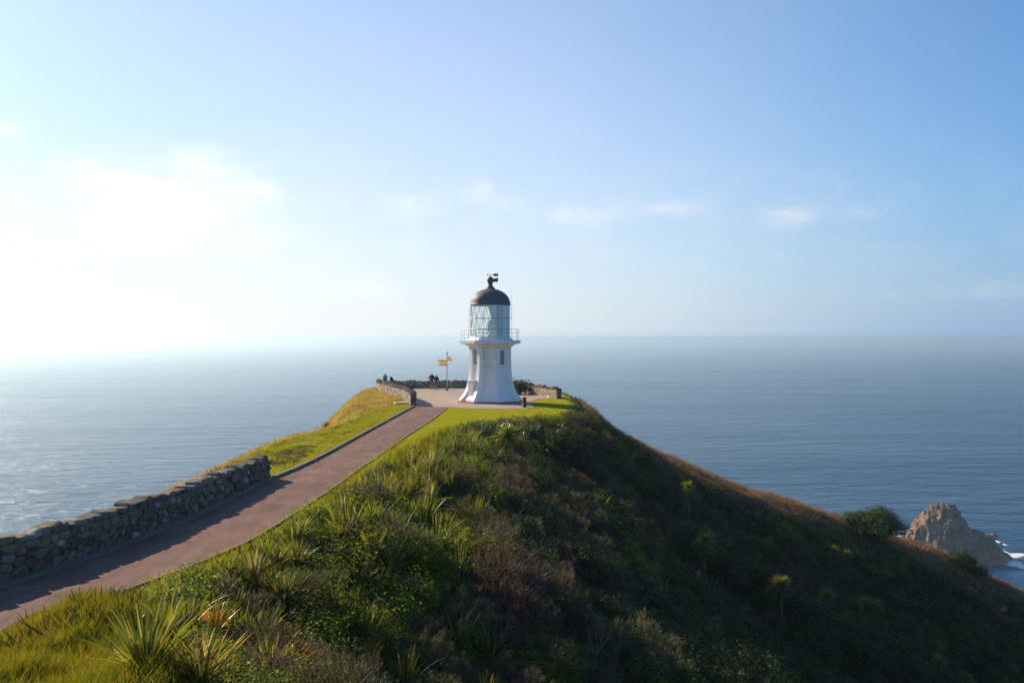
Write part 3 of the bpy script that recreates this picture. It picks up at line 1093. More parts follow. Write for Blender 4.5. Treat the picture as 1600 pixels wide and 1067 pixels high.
# ---------------------------------------------------------------- lighthouse
def lighthouse():
    cx, cy = -1.81, 83.2
    root = tag(empty('lighthouse', (cx, cy, 0.014)), 'white octagonal lighthouse with flared base, glazed lantern and dark dome', 'lighthouse')
    A0 = -28.0
    def pol(a, r, z):
        return Vector((math.sin(R(a)) * r, -math.cos(R(a)) * r, z))
    prof = [(0.10, 2.74), (0.28, 2.70), (0.40, 2.58), (0.55, 2.45), (0.73, 2.32), (1.0, 2.18), (1.33, 2.055), (1.65, 1.97), (1.95, 1.91), (2.4, 1.86), (2.86, 1.83), (3.6, 1.815), (4.35, 1.81), (4.42, 1.815), (4.52, 1.85), (4.66, 1.97), (4.76, 2.15), (4.82, 2.32)]
    c8 = math.cos(R(22.5))
    def Rz(z):
        return float(np.interp(z, [p[0] for p in prof], [p[1] for p in prof]))
    # panels between the ribs
    mb = MB()
    vs = []
    for z, r in prof:
        rr = r - 0.17 * max(0, min(1, (4.56 - z) / 0.15)) - 0.02
        for k in range(8):
            vs.append(pol(A0 + 45 * k, rr, z))
    fs = []
    n = len(prof)
    for i in range(n - 1):
        for k in range(8):
            a, b = i * 8 + k, i * 8 + (k + 1) % 8
            fs.append((a, b, b + 8, a + 8))
    fs.append(tuple(range(8))[::-1]); fs.append(tuple(range((n - 1) * 8, n * 8)))
    mb.add(vs, fs).build('tower_wall', M['white'], root)
    # corner ribs that sweep out at the foot
    for k in range(8):
        a = A0 + 45 * k
        rad = Vector((math.sin(R(a)), -math.cos(R(a)), 0)); tan = Vector((math.cos(R(a)), math.sin(R(a)), 0))
        tl = Vector((math.cos(R(a - 22.5)), math.sin(R(a - 22.5)), 0)); tr = Vector((math.cos(R(a + 22.5)), math.sin(R(a + 22.5)), 0))
        vs = []
        w = 0.34
        for z, r in prof[:-3]:
            r = r + 0.0
            c = rad * r + Vector((0, 0, z))
            ci = rad * (r - 0.34) + Vector((0, 0, z))
            vs += [ci - tl * w, c - tl * w, c, c + tr * w, ci + tr * w]
        fs = []
        m = len(prof) - 3
        for i in range(m - 1):
            for j in range(5):
                p, q = i * 5 + j, i * 5 + (j + 1) % 5
                fs.append((p, q, q + 5, p + 5))
        fs.append((4, 3, 2, 1, 0)); fs.append(tuple((m - 1) * 5 + j for j in range(5)))
        MB().add(vs, fs).build('corner_rib', M['white'], root)
    # red painted foot
    vs = []
    for z, r in ((0.0, 2.82), (0.115, 2.80)):
        for k in range(8): vs.append(pol(A0 + 45 * k, r, z))
    MB().add(vs, [(k, (k + 1) % 8, 8 + (k + 1) % 8, 8 + k) for k in range(8)] + [tuple(range(8))[::-1], tuple(range(8, 16))]).build('red_plinth', M['red'], root)
    # gallery
    def octring(levels):
        vs = []
        for z, r in levels:
            for k in range(8): vs.append(pol(A0 + 45 * k, r, z))
        fs = [tuple(range(8))[::-1], tuple(range((len(levels) - 1) * 8, len(levels) * 8))]
        for i in range(len(levels) - 1):
            for k in range(8):
                a, b = i * 8 + k, i * 8 + (k + 1) % 8
                fs.append((a, b, b + 8, a + 8))
        return vs, fs
    MB().add(*octring([(4.822, 2.34), (4.86, 2.50), (4.90, 2.655), (5.12, 2.655), (5.14, 2.63)])).build('gallery', M['white'], root)
    MB().add(*octring([(5.142, 2.02), (5.20, 2.0), (5.36, 1.78)])).build('lantern_curb', M['white'], root)
    # railing
    rr = 2.50
    posts = []
    for k in range(8):
        for t in (0.0, 0.5):
            p = pol(A0 + 45 * k, rr, 0).lerp(pol(A0 + 45 * (k + 1), rr, 0), t)
            posts.append(p)
            MB().tube([p + Vector((0, 0, 5.12)), p + Vector((0, 0, 6.06))], 0.016, 5).build('rail_post', M['rail'], root)
    for z in (5.45, 5.76, 6.06):
        ring = [p + Vector((0, 0, z)) for p in posts]
        MB().tube(ring + ring[:2], 0.012, 5).build('rail', M['rail'], root)
    # lantern lattice
    RL = 1.64
    rings = [(5.37, 5.0), (6.07, 16.25), (6.97, 5.0), (8.03, 16.25)]
    def node(i, k):
        z, a = rings[i]
        return pol(a + 22.5 * k, RL, z)
    def solid(am):           # blind sector on the landward side
        am = (am - 5.0) % 360
        return am < 146
    blind = MB(); edges = set()
    for i in range(3):
        for k in range(16):
            if rings[i][1] < rings[i + 1][1]:
                tris = [((i, k), (i, k + 1), (i + 1, k)), ((i, k + 1), (i + 1, k + 1), (i + 1, k))]
            else:
                tris = [((i, k), (i + 1, k + 1), (i + 1, k)), ((i, k), (i, k + 1), (i + 1, k + 1))]
            for t in tris:
                am = sum(rings[q][1] + 22.5 * kk for q, kk in t) / 3
                vs = [node(*q) for q in t]
                if solid(am):
                    outv = []
                    cen = sum(vs, Vector()) / 3
                    no = Vector((cen.x, cen.y, 0)).normalized()
                    outv = vs + [v - no * 0.05 for v in vs]
                    blind.add(outv, [(0, 1, 2), (5, 4, 3), (0, 3, 4, 1), (1, 4, 5, 2), (2, 5, 3, 0)])
                else:
                    cen = sum(vs, Vector()) / 3
                    MB().add([v.lerp(cen, 0.02) for v in vs], [(0, 1, 2)]).build('pane', M['glass'], root)
                    for e in ((0, 1), (1, 2), (2, 0)):
                        if abs(vs[e[0]].z - vs[e[1]].z) > 0.1:
                            edges.add(tuple(sorted(((t[e[0]][0], t[e[0]][1] % 16), (t[e[1]][0], t[e[1]][1] % 16)))))
    blind.build('blind_panel', M['white'], root)
    for a, b in sorted(edges):
        MB().tube([node(*a), node(*b)], 0.015, 5).build('glazing_bar', M['bar'], root)
    for i, (z, a) in enumerate(rings):
        ring = [pol(a + 22.5 * k, RL + 0.004, z) for k in range(18)]
        MB().tube(ring, 0.022 if i in (1, 2) else 0.035, 6).build('glazing_ring', M['bar'] if i in (1, 2) else M['white'], root)
    # hand rails outside the glass
    for z in (6.07, 6.97):
        ring = [pol(a, 1.80, z) for a in range(0, 376, 15)]
        MB().tube(ring, 0.014, 5).build('hand_rail', M['rail'], root)
    for a in (-92, -40, 20, 58, 92, 140, 200, 250):
        MB().tube([pol(a, 1.80, 5.3), pol(a, 1.80, 7.95)], 0.014, 5).build('hand_rail_post', M['rail'], root)
    # lens on its pedestal
    ln = MB().lathe([(0.10, 5.36), (0.26, 5.37), (0.22, 5.6), (0.12, 5.7), (0.10, 6.0), (0.24, 6.05), (0.24, 6.12)], 16).build('lens_pedestal', M['rail'], root, smooth=False)
    MB().lathe([(0.16, 6.12), (0.26, 6.2), (0.24, 6.26), (0.30, 6.32), (0.28, 6.38), (0.31, 6.45), (0.28, 6.52), (0.30, 6.58), (0.24, 6.64), (0.26, 6.7), (0.12, 6.8)], 20).build('lens', M['lens'], root)
    MB().lathe([(1.60, 5.362), (1.60, 5.378)], 24).build('lantern_floor', M['concrete'], root)
    # dome
    pr = [(1.60, 8.045), (1.70, 8.05), (1.72, 8.10), (1.68, 8.14)]
    for k in range(1, 10):
        t = k / 9 * 0.455 * math.pi
        pr.append((1.68 * math.cos(t) ** 0.92, 8.14 + 1.30 * math.sin(t)))
    MB().lathe(pr, 32).build('dome', M['dome'], root, smooth=True)
    MB().lathe([(0.40, 9.36), (0.42, 9.42), (0.32, 9.55), (0.20, 9.70), (0.165, 9.80), (0.165, 9.84), (0.235, 9.86), (0.235, 9.92), (0.17, 9.94)], 20).build('vent_neck', M['dome'], root)
    MB().lathe([(0.14, 9.93), (0.235, 9.99), (0.285, 10.10), (0.285, 10.2), (0.23, 10.34), (0.12, 10.43), (0.03, 10.47)], 20).build('vent_ball', M['dome'], root, smooth=True)
    # cowl mouth pointing inland
    q = MB()
    vs = []
    for x, h, w, zc in ((0.15, 0.13, 0.13, 10.14), (0.40, 0.15, 0.15, 10.16), (0.62, 0.17, 0.17, 10.18)):
        vs += [(x - 0.05 * (zc < 0), -w, zc - h), (x, w, zc - h), (x + 0.06, w, zc + h), (x + 0.06, -w, zc + h)]
    fs = []
    for i in range(2):
        for k in range(4):
            a, b = i * 4 + k, i * 4 + (k + 1) % 4
            fs.append((a, b, b + 4, a + 4))
    fs += [(0, 1, 2, 3), (8, 9, 10, 11)]
    q.add(vs, fs).build('vent_cowl', M['dome'], root)
    # weather vane
    va = MB()
    va.tube([(0, 0, 10.44), (0, 0, 10.66)], 0.018, 6)
    va.tube([(-0.28, 0, 10.60), (0.34, 0, 10.60)], 0.014, 5)
    va.add([(-0.36, -.012, 10.60), (-0.18, -.012, 10.665), (-0.18, -.012, 10.535), (-0.36, .012, 10.60), (-0.18, .012, 10.665), (-0.18, .012, 10.535)], [(0, 2, 1), (3, 4, 5), (0, 1, 4, 3), (1, 2, 5, 4), (2, 0, 3, 5)])
    sw = [(0.20, 10.60), (0.30, 10.70), (0.70, 10.71), (0.62, 10.60), (0.70, 10.48), (0.30, 10.50)]
    va.add([(x, -.012, z) for x, z in sw] + [(x, .012, z) for x, z in sw], [tuple(range(6)), tuple(range(11, 5, -1))] + [(i, (i + 1) % 6, 6 + (i + 1) % 6, 6 + i) for i in range(6)])
    va.build('weather_vane', M['iron'], root)
    MB().tube([pol(82, 1.80, 6.9), pol(82, 1.80, 9.1)], 0.010, 4).build('aerial', M['rail'], root)
    # ladders
    def ladder(a, r, z0, z1, w, foot=False):
        c0 = pol(a, r, 0); tan = Vector((math.cos(R(a)), math.sin(R(a)), 0)); rd = Vector((math.sin(R(a)), -math.cos(R(a)), 0))
        o = empty('ladder', (0, 0, 0), 0, root)
        for s in (-1, 1):
            p = c0 + tan * s * w / 2
            MB().tube([p + Vector((0, 0, z0)), p + Vector((0, 0, z1))], 0.022, 5).build('stile', M['ladder'], o)
        z = z0 + 0.12
        while z < z1 - 0.05:
            MB().tube([c0 - tan * w / 2 + Vector((0, 0, z)), c0 + tan * w / 2 + Vector((0, 0, z))], 0.014, 4).build('rung', M['ladder'], o)
            z += 0.29
        if foot:
            MB().tube([c0 - tan * 0.3 + Vector((0, 0, z0)), c0 + tan * 0.62 + Vector((0, 0, z0 - 0.03))], 0.028, 5).build('foot_bar', M['ladder'], o)
            for zz in (z0 + 0.15, z0 + 1.2):
                for s in (-1, 1):
                    p = c0 + tan * s * w / 2 + Vector((0, 0, zz))
                    MB().tube([p, p - rd * 0.95], 0.016, 4).build('bracket', M['ladder'], o)
        return o
    ladder(-7.5, 2.56, 2.95, 6.1, 0.42, True)
    ladder(29, 1.72, 5.40, 7.98, 0.36)
    # windows on two visible faces and two behind
    def win(a, z0, z1, w):
        ap = (Rz((z0 + z1) / 2) - 0.19) * c8
        rd = Vector((math.sin(R(a)), -math.cos(R(a)), 0)); tan = Vector((math.cos(R(a)), math.sin(R(a)), 0))
        def bx(mb, u0, u1, za, zb, o0, o1):
            vs = []
            for z in (za, zb):
                for u, o in ((u0, o0), (u1, o0), (u1, o1), (u0, o1)):
                    vs.append(rd * (ap + o) + tan * u + Vector((0, 0, z)))
            mb.add(vs, [(3, 2, 1, 0), (4, 5, 6, 7), (0, 1, 5, 4), (1, 2, 6, 5), (2, 3, 7, 6), (3, 0, 4, 7)])
            return mb
        fr = MB(); t = 0.055
        bx(fr, -w / 2 - t, w / 2 + t, z0 - t, z0, 0.0, 0.085)
        bx(fr, -w / 2 - t, w / 2 + t, z1, z1 + t, 0.0, 0.085)
        bx(fr, -w / 2 - t, -w / 2, z0, z1, 0.0, 0.083)
        bx(fr, w / 2, w / 2 + t, z0, z1, 0.0, 0.083)
        f = fr.build('window', M['white'], root)
        rows = 4
        hz = (z1 - z0) / rows
        for i in range(rows):
            for j in range(2):
                u0 = -w / 2 + j * w / 2
                bx(MB(), u0 + 0.012, u0 + w / 2 - 0.012, z0 + i * hz + 0.015, z0 + (i + 1) * hz - 0.015, 0.004, 0.030).build('window_pane', M['window'], f)
        mu = MB()
        bx(mu, -0.014, 0.014, z0, z1, 0.02, 0.052)
        for i in range(1, rows):
            bx(mu, -w / 2, w / 2, z0 + i * hz - 0.014, z0 + i * hz + 0.014, 0.02, 0.050)
        mu.build('muntin', M['white'], f)
    for a in (-50.5, 39.5, 129.5, -140.5):
        win(a, 3.14, 4.32, 0.42)
    # entrance porch on the left face
    a = -50.5
    rd = Vector((math.sin(R(a)), -math.cos(R(a)), 0))
    rz = R(a)
    p = rd * 1.72
    porch = MB().box((p.x, p.y, 0.90), (0.80, 0.70, 1.80), rz).build('porch', M['white'], root)
    p = rd * 1.78
    MB().box((p.x, p.y, 1.835), (0.90, 0.72, 0.06), rz).build('hood', M['white'], porch)
    p = rd * 2.075
    MB().box((p.x, p.y, 0.88), (0.62, 0.022, 1.66), rz).build('door', plain('door_paint', (0.62, 0.62, 0.60), 0.5), porch)
    return root


lighthouse()

# ---------------------------------------------------------------- signpost, marker post, slab
def arrow(mb, x0, x1, z0, z1, y, t=0.03, yaw=R(-48)):
    """board whose point is at x1, turned about the post"""
    s = 1 if x1 > x0 else -1
    k = (z1 - z0) * 0.55
    o = [(x0, z0), (x1 - s * k, z0), (x1, (z0 + z1) / 2), (x1 - s * k, z1), (x0, z1)]
    ca, sa = math.cos(yaw), math.sin(yaw)
    vs = [(x * ca - yy * sa, x * sa + yy * ca, z) for yy in (y - t / 2, y + t / 2) for x, z in o]
    return mb.add(vs, [(0, 1, 2, 3, 4), (9, 8, 7, 6, 5)] + [(i, (i + 1) % 5, 5 + (i + 1) % 5, 5 + i) for i in range(5)])


sp = tag(empty('signpost', (-6.6, 101.0, 0.014)), 'tall grey signpost with yellow arrow boards left of the lighthouse', 'signpost')
MB().tube([(0, 0, 0), (0, 0, 3.72)], [0.055, 0.045], 10).build('post', M['rail'], sp)
MB().lathe([(0.11, 0.0), (0.11, 0.16), (0.06, 0.2)], 12).build('post_base', M['iron'], sp)
MB().lathe([(0.05, 3.70), (0.085, 3.74), (0.085, 3.86), (0.03, 3.95)], 10).build('finial', M['rail'], sp)
for (x0, x1, z0, z1) in ((-0.05, -1.32, 2.48, 2.76), (-0.05, -1.42, 2.82, 3.10), (0.05, 1.02, 3.00, 3.20), (0.05, 0.72, 3.22, 3.42)):
    arrow(MB(), x0, x1, z0, z1, -0.06).build('arrow_board', M['yellow'], sp)

bo = tag(empty('marker_post', (0.95, 76.6, 0.0)), 'short dark wooden marker post at the plaza edge before the lighthouse', 'post')
MB().box((0, 0, 0.36), (0.26, 0.22, 0.72), 0.3).build('post', M['wood'], bo)
MB().add(*rough_block(0.34, 0.30, 0.10, np.random.default_rng(3), 0.03)).build('cap', M['wood'], bo, (0, 0, 0.75))
MB().box((-0.02, -0.125, 0.52), (0.16, 0.012, 0.16), 0.3).build('plate', M['maroon_cloth'], bo)

sl = MB().box((0, 0, 0.05), (1.05, 0.75, 0.12), 0.35).build('ground_slab', M['pale'], None, (-8.95, 80.2, 0.06))
tag(sl, 'pale flat concrete slab lying in the grass beside the curved wall', 'slab')


# ---------------------------------------------------------------- people
def person(name_label, loc, rz, h, shirt, trousers, hat=None, long_legs=False, arm='down', hair=True, sleeve=0.75):
    k = h / 1.75
    J = {'pel': (0, 0, 0.95), 'belly': (0, 0, 1.10), 'chest': (0, 0.01, 1.32), 'neck': (0, 0.0, 1.50), 'head': (0, -0.01, 1.60), 'crown': (0, 0.0, 1.70)}
    for s, n in ((-1, 'l'), (1, 'r')):
        J['hip' + n] = (0.095 * s, 0, 0.90); J['knee' + n] = (0.105 * s, -0.02, 0.50); J['ank' + n] = (0.11 * s, 0.02, 0.09); J['toe' + n] = (0.125 * s, -0.13, 0.035)
        J['sho' + n] = (0.185 * s, 0.0, 1.41)
        if arm == 'hips' and s < 0 or arm == 'both':
            J['elb' + n] = (0.33 * s, 0.05, 1.17); J['wri' + n] = (0.20 * s, -0.12, 1.04); J['han' + n] = (0.14 * s, -0.16, 1.02)
        elif arm == 'camera':
            J['elb' + n] = (0.27 * s, -0.10, 1.20); J['wri' + n] = (0.10 * s, -0.26, 1.38); J['han' + n] = (0.05 * s, -0.28, 1.45)
        else:
            J['elb' + n] = (0.245 * s, 0.02, 1.13); J['wri' + n] = (0.255 * s, -0.04, 0.88); J['han' + n] = (0.25 * s, -0.06, 0.77)
    E = [('pel', 'belly'), ('belly', 'chest'), ('chest', 'neck'), ('neck', 'head'), ('head', 'crown')]
    for n in 'lr':
        E += [('pel', 'hip' + n), ('hip' + n, 'knee' + n), ('knee' + n, 'ank' + n), ('ank' + n, 'toe' + n), ('chest', 'sho' + n), ('sho' + n, 'elb' + n), ('elb' + n, 'wri' + n), ('wri' + n, 'han' + n)]
    rad = {'pel': .135, 'belly': .125, 'chest': .145, 'neck': .055, 'head': .088, 'crown': .075, 'hip': .092, 'knee': .062, 'ank': .042, 'toe': .035, 'sho': .062, 'elb': .043, 'wri': .030, 'han': .034}
    names = list(J)
    me = bpy.data.meshes.new('body')
    me.from_pydata([J[q] for q in names], [(names.index(a), names.index(b)) for a, b in E], [])
    tmp = bpy.data.objects.new('tmp_body', me)
    col.objects.link(tmp)
    tmp.modifiers.new('skin', 'SKIN').use_smooth_shade = True
    sv = me.skin_vertices[0].data
    for i, q in enumerate(names):
        r = rad.get(q, rad.get(q[:-1], 0.05))
        sv[i].radius = (r, r)
        sv[i].use_root = (q == 'pel')
    ss = tmp.modifiers.new('sub', 'SUBSURF'); ss.levels = 1; ss.render_levels = 1
    dg = bpy.context.evaluated_depsgraph_get()
    ev = bpy.data.meshes.new_from_object(tmp.evaluated_get(dg))
    bpy.data.objects.remove(tmp)
    root = tag(empty('person', loc, rz), name_label, 'person')
    root.scale = (k, k, k)
    ev.materials.clear(); ev.materials.append(M['skin'])
    body = link('body', ev, None, root)
    # face: nose and ears on the head are part of the same figure
    V = np.array([v.co for v in ev.vertices]); N = np.array([v.normal for v in ev.vertices])
    F = [tuple(p.vertices) for p in ev.polygons]
    def shell(nm, sel, off, mat):
        keep = [f for f in F if sel(V[list(f)].mean(0))]
        used = sorted({i for f in keep for i in f})
        mp = {i: j for j, i in enumerate(used)}
        me2 = bpy.data.meshes.new(nm)
        me2.from_pydata([tuple(V[i] + N[i] * off) for i in used], [], [tuple(mp[i] for i in f) for f in keep])
        me2.polygons.foreach_set('use_smooth', np.ones(len(keep), bool))
        o = link(nm, me2, mat, body)
        so = o.modifiers.new('cloth', 'SOLIDIFY'); so.thickness = 0.012
        return o
    def isarm(c): return abs(c[0]) > 0.20 and c[2] > 0.7
    low = {'down': 1.13, 'hips': 1.13, 'both': 1.13, 'camera': 1.16}[arm]
    shell('shirt', lambda c: (0.98 < c[2] < 1.47 and not isarm(c)) or (isarm(c) and low - 0.1 + (1 - sleeve) * 0.3 < c[2] < 1.5), 0.022, shirt)
    shell('trousers', lambda c: (0.12 if long_legs else 0.50) < c[2] < 1.0 and not isarm(c), 0.02, trousers)
    shell('shoe', lambda c: c[2] < 0.10, 0.012, M['black_cloth'])
    shell('hair', lambda c: c[2] > 1.60 and (c[1] > -0.03 or c[2] > 1.69), 0.016, hat if hat else M['hair'])
    nose = MB().add([(0, -0.12, 1.60), (-0.018, -0.085, 1.585), (0.018, -0.085, 1.585), (0, -0.085, 1.645)], [(0, 1, 2), (0, 2, 3), (0, 3, 1), (1, 3, 2)])
    nose.build('nose', M['skin'], body)
    return root


person('person in teal top standing behind the curved wall at the headland rim', (-13.25, 103.9, 0.014), R(150), 1.68, M['teal'], M['grey_cloth'], M['white_cloth'], True, 'down')
person('taller person in black shirt and shorts left of the signpost', (-8.25, 102.4, 0.014), R(8), 1.74, M['black_cloth'], M['tan_cloth'], M['pink_cloth'], False, 'hips')
person('shorter person in dark maroon shirt and shorts nearest the signpost', (-7.78, 102.4, 0.014), R(-6), 1.56, M['maroon_cloth'], M['tan_cloth'], None, False, 'down')


def bag(loc, label, sc=1.0):
    root = tag(empty('backpack', loc, 0.3), label, 'bag')
    root.scale = (sc, sc, sc)
    MB().add(*rough_block(0.34, 0.24, 0.44, np.random.default_rng(8), 0.05)).build('pack_body', M['grey_cloth'], root, (0, 0, 0.20))
    MB().add(*rough_block(0.24, 0.10, 0.22, np.random.default_rng(9), 0.05)).build('pocket', M['black_cloth'], root, (0, -0.15, 0.14))
    MB().tube([(-0.08, 0.0, 0.40), (-0.05, 0, 0.47), (0.05, 0, 0.47), (0.08, 0, 0.40)], 0.012, 5).build('handle', M['black_cloth'], root)


bag((-12.75, 105.15, 0.78), 'dark grey backpack resting on the rim wall beside person in teal')
bag((-8.62, 102.5, 0.55), 'small black shoulder bag hanging beside the taller person in black', 0.75)


# ---------------------------------------------------------------- sea stack, islets and surf
def rock(name, c, rx, ry, h, seed, label, profile, res=90, z0=-4.0):
    u = np.linspace(-1.25, 1.25, res)
    X, Y = np.meshgrid(u, u)
    Z = profile(X, Y)
    nse = fbm(X * 1.6 + seed, Y * 1.6, 5, 0.55)
    rid = 1 - np.abs(fbm(X * 2.6 + seed, Y * 2.6 + 4, 4, 0.55)) * 2
    rid2 = 1 - np.abs(fbm(X * 6.5 + seed, Y * 6.5 + 1, 3, 0.6)) * 2
    Z = Z * (1.0 + 0.24 * nse) + (0.15 * (rid - 0.6) + 0.075 * (rid2 - 0.6)) * np.clip(Z * 3, 0, 1)
    # bedded ledges
    st = 9.0
    Z = 0.62 * Z + 0.38 * (np.floor(Z * st + 0.3 * nse) / st + (np.clip(((Z * st + 0.3 * nse) % 1) * 1.6 - 0.6, 0, 1)) / st)
    jx = 0.03 * fbm(X * 4 + 9, Y * 4 + seed, 3); jy = 0.03 * fbm(X * 4, Y * 4 + seed + 7, 3)
    V = np.stack([(X + jx) * rx, (Y + jy) * ry, np.where(Z > 0, Z * h, z0)], -1).reshape(-1, 3)
    i = np.arange(res * res).reshape(res, res)
    q = np.stack([i[:-1, :-1], i[:-1, 1:], i[1:, 1:], i[1:, :-1]], -1).reshape(-1, 4)
    keep = (V[q][:, :, 2] > z0 + 0.1).any(1)
    me = np_mesh(name, V, q[keep], None, M['rock'])
    o = link(name, me, None, None, (c[0], c[1], SEA_Z))
    return tag(o, label, 'rock')


def stack_profile(X, Y):
    # steep peak with a lower shoulder towards the right and a long left flank
    a = 1.0 - np.sqrt(((X + 0.0) / np.where(X < 0.0, 1.0, 0.58)) ** 2 + (Y / 0.8) ** 2) ** 1.7
    b = 0.50 - 0.50 * np.sqrt(((X - 0.50) / 0.52) ** 2 + ((Y + 0.3) / 0.6) ** 2) ** 2.4
    c = 0.55 - 0.55 * np.sqrt(((X + 0.45) / 0.60) ** 2 + ((Y + 0.1) / 0.7) ** 2) ** 1.6
    d = 0.38 - 0.38 * np.sqrt(((X - 0.1) / 0.85) ** 2 + ((Y + 0.35) / 0.7) ** 2) ** 2
    return np.maximum(np.maximum(a, b), np.maximum(c, d))


def cone(X, Y):
    return 1 - np.sqrt((X / 0.9) ** 2 + (Y / 0.9) ** 2) ** 1.3


def sea_at(px, py):
    y = (CZ - SEA_Z) * FPX / (py - HZ)
    return ((px - 800) / FPX * y, y)


sx, sy = sea_at(1496, 876)
rock('sea_stack', (sx, sy + 20), 36, 38, 36, 2.0, 'tall brown rocky sea stack rising offshore beyond the spur', stack_profile, 120)
x, y = sea_at(1553, 838); rock('islet', (x, y), 4.5, 3.5, 3.6, 5.0, 'small dark rock islet right of the tall sea stack', cone, 24, -1)
x, y = sea_at(1564, 849); rock('islet', (x, y), 2.6, 2.0, 1.4, 6.0, 'tiny wave-washed rock just below the dark islet', cone, 20, -1)
x, y = sea_at(1566, 874); rock('islet', (x, y), 9, 6, 6.5, 7.0, 'grey boulder at the waterline under the sea stack', cone, 30, -1)


def foam(pts, w, seed):
    p = smooth_line(pts, 24)
    rs = np.random.default_rng(seed)
    t = np.gradient(p, axis=0); t /= np.linalg.norm(t, axis=1)[:, None]
    nr = np.c_[-t[:, 1], t[:, 0]]
    rows = []
    tint = []
    wj = w * (0.6 + 0.7 * rs.random(len(p)))
    wj[0] = wj[-1] = w * 0.15
    for s, e in ((-1, 0.0), (-0.5, 0.6), (0, 1.0), (0.5, 0.6), (1, 0.0)):
        rows.append(np.c_[p + nr * (wj * s)[:, None], np.full(len(p), SEA_Z + 0.12 + 0.1 * e)])
        tint.append(np.full(len(p), e))
    V = np.concatenate(rows); n = len(p)
    q = [(r * n + i, r * n + i + 1, (r + 1) * n + i + 1, (r + 1) * n + i) for r in range(4) for i in range(n - 1)]
    return V, np.array(q), np.concatenate(tint)


Vs, Qs, Ts = [], [], []
off = 0
for pts, w, sd in (([sea_at(1380, 830), sea_at(1405, 829), sea_at(1430, 831), sea_at(1470, 832)], 14, 1),
                   ([sea_at(1395, 838), sea_at(1425, 837), sea_at(1450, 838)], 5, 2),
                   ([sea_at(1548, 855), sea_at(1562, 862), sea_at(1578, 868), sea_at(1600, 866), sea_at(1615, 868)], 10, 3),
                   ([sea_at(1560, 868), sea_at(1575, 876), sea_at(1592, 884), sea_at(1615, 888), sea_at(1650, 900)], 12, 4),
                   ([sea_at(1540, 846), sea_at(1556, 845), sea_at(1572, 852)], 3, 5)):
    V, Q, T_ = foam(pts, w, sd)
    Vs.append(V); Qs.append(Q + off); Ts.append(T_); off += len(V)
tag(link('surf', np_mesh('surf', np.concatenate(Vs), np.concatenate(Qs), np.concatenate(Ts), M['foam'])), 'white surf breaking around the sea stack', 'surf', kind='stuff')

# ---------------------------------------------------------------- plants: leaf builders
def nrmz(a):
    return a / np.maximum(np.linalg.norm(a, axis=-1, keepdims=True), 1e-6)


def blades(base, dirs, length, width, droop, segs, rs, tint, fold=None, taper=0.9):
    """sword leaves as bent strips; returns verts, quads, tint"""
    N = len(base)
    t = np.linspace(0, 1, segs + 1)
    outw = dirs.copy(); outw[:, 2] = 0
    outw = nrmz(outw + 1e-4)
    up = np.array([0, 0, 1.0])
    bend = (outw * 0.75 - up * 0.85)
    P = base[:, None] + length[:, None, None] * (t[None, :, None] * dirs[:, None] + (droop[:, None] * t[None] ** 2.4)[..., None] * bend[:, None])
    if fold is not None:      # tip snapped over
        k = (t[None] > fold[:, None]) * (t[None] - fold[:, None])
        P = P + length[:, None, None] * k[..., None] * (outw * 0.6 - up * 1.55 - dirs * 0.35)[:, None]
    side = np.cross(dirs, up) + rs.normal(0, 0.55, (N, 3))
    side -= (side * dirs).sum(-1, keepdims=True) * dirs
    side = nrmz(side)
    wt = (0.55 + 0.45 * np.minimum(1, t / 0.3)) * (1 - np.clip((t - 0.35) / 0.65, 0, 1) ** 1.6 * taper)
    Wd = width[:, None, None] * wt[None, :, None] * side[:, None] * 0.5
    V = np.stack([P - Wd, P + Wd], 2).reshape(N, -1, 3)
    q = []
    for i in range(segs): q.append((2 * i, 2 * i + 1, 2 * i + 3, 2 * i + 2))
    Q = (np.arange(N)[:, None, None] * (2 * (segs + 1)) + np.array(q)[None]).reshape(-1, 4)
    return V.reshape(-1, 3), Q, np.repeat(tint, 2 * (segs + 1))


def leaves(c, nrm, size, rs, tint, aspect=0.5):
    """small diamond leaves"""
    N = len(c)
    a = rs.normal(0, 1, (N, 3)); a -= (a * nrm).sum(-1, keepdims=True) * nrm; a = nrmz(a)
    b = np.cross(nrm, a)
    s = size[:, None]
    V = np.stack([c - a * s, c - b * s * aspect + nrm * s * 0.12, c + a * s, c + b * s * aspect + nrm * s * 0.12], 1)
    Q = np.arange(4 * N).reshape(N, 4)
    return V.reshape(-1, 3), Q, np.repeat(tint, 4)


def join(parts):
    V, Q, T = [], [], []; o = 0
    for v, q, t in parts:
        V.append(v); Q.append(q + o); T.append(t); o += len(v)
    return np.concatenate(V), np.concatenate(Q), np.concatenate(T)


def flax_geo(seed, nl=84, segs=5, wd=0.055, spread=1.0):
    rs = np.random.default_rng(seed)
    az = rs.uniform(0, 2 * math.pi, nl)
    tilt = np.abs(rs.normal(0.12, 0.40 * spread, nl)); tilt = np.minimum(tilt, 1.15)
    d = np.c_[np.cos(az) * np.sin(tilt), np.sin(az) * np.sin(tilt), np.cos(tilt)]
    base = np.c_[np.cos(az) * rs.uniform(0, 0.22, nl), np.sin(az) * rs.uniform(0, 0.22, nl), np.full(nl, -0.1)]
    L = rs.uniform(0.85, 1.55, nl)
    droop = rs.uniform(0.02, 0.22, nl) + 0.35 * np.clip(tilt - 0.35, 0, 1)
    fold = np.where(rs.random(nl) < 0.22, rs.uniform(0.5, 0.8, nl), 2.0)
    t = np.clip(rs.normal(0.45, 0.24, nl), 0, 1)
    t = np.where(rs.random(nl) < 0.10, rs.uniform(0.88, 1, nl), t)
    return blades(base, d, L, rs.uniform(0.7, 1.2, nl) * wd, droop, segs, rs, t, fold)


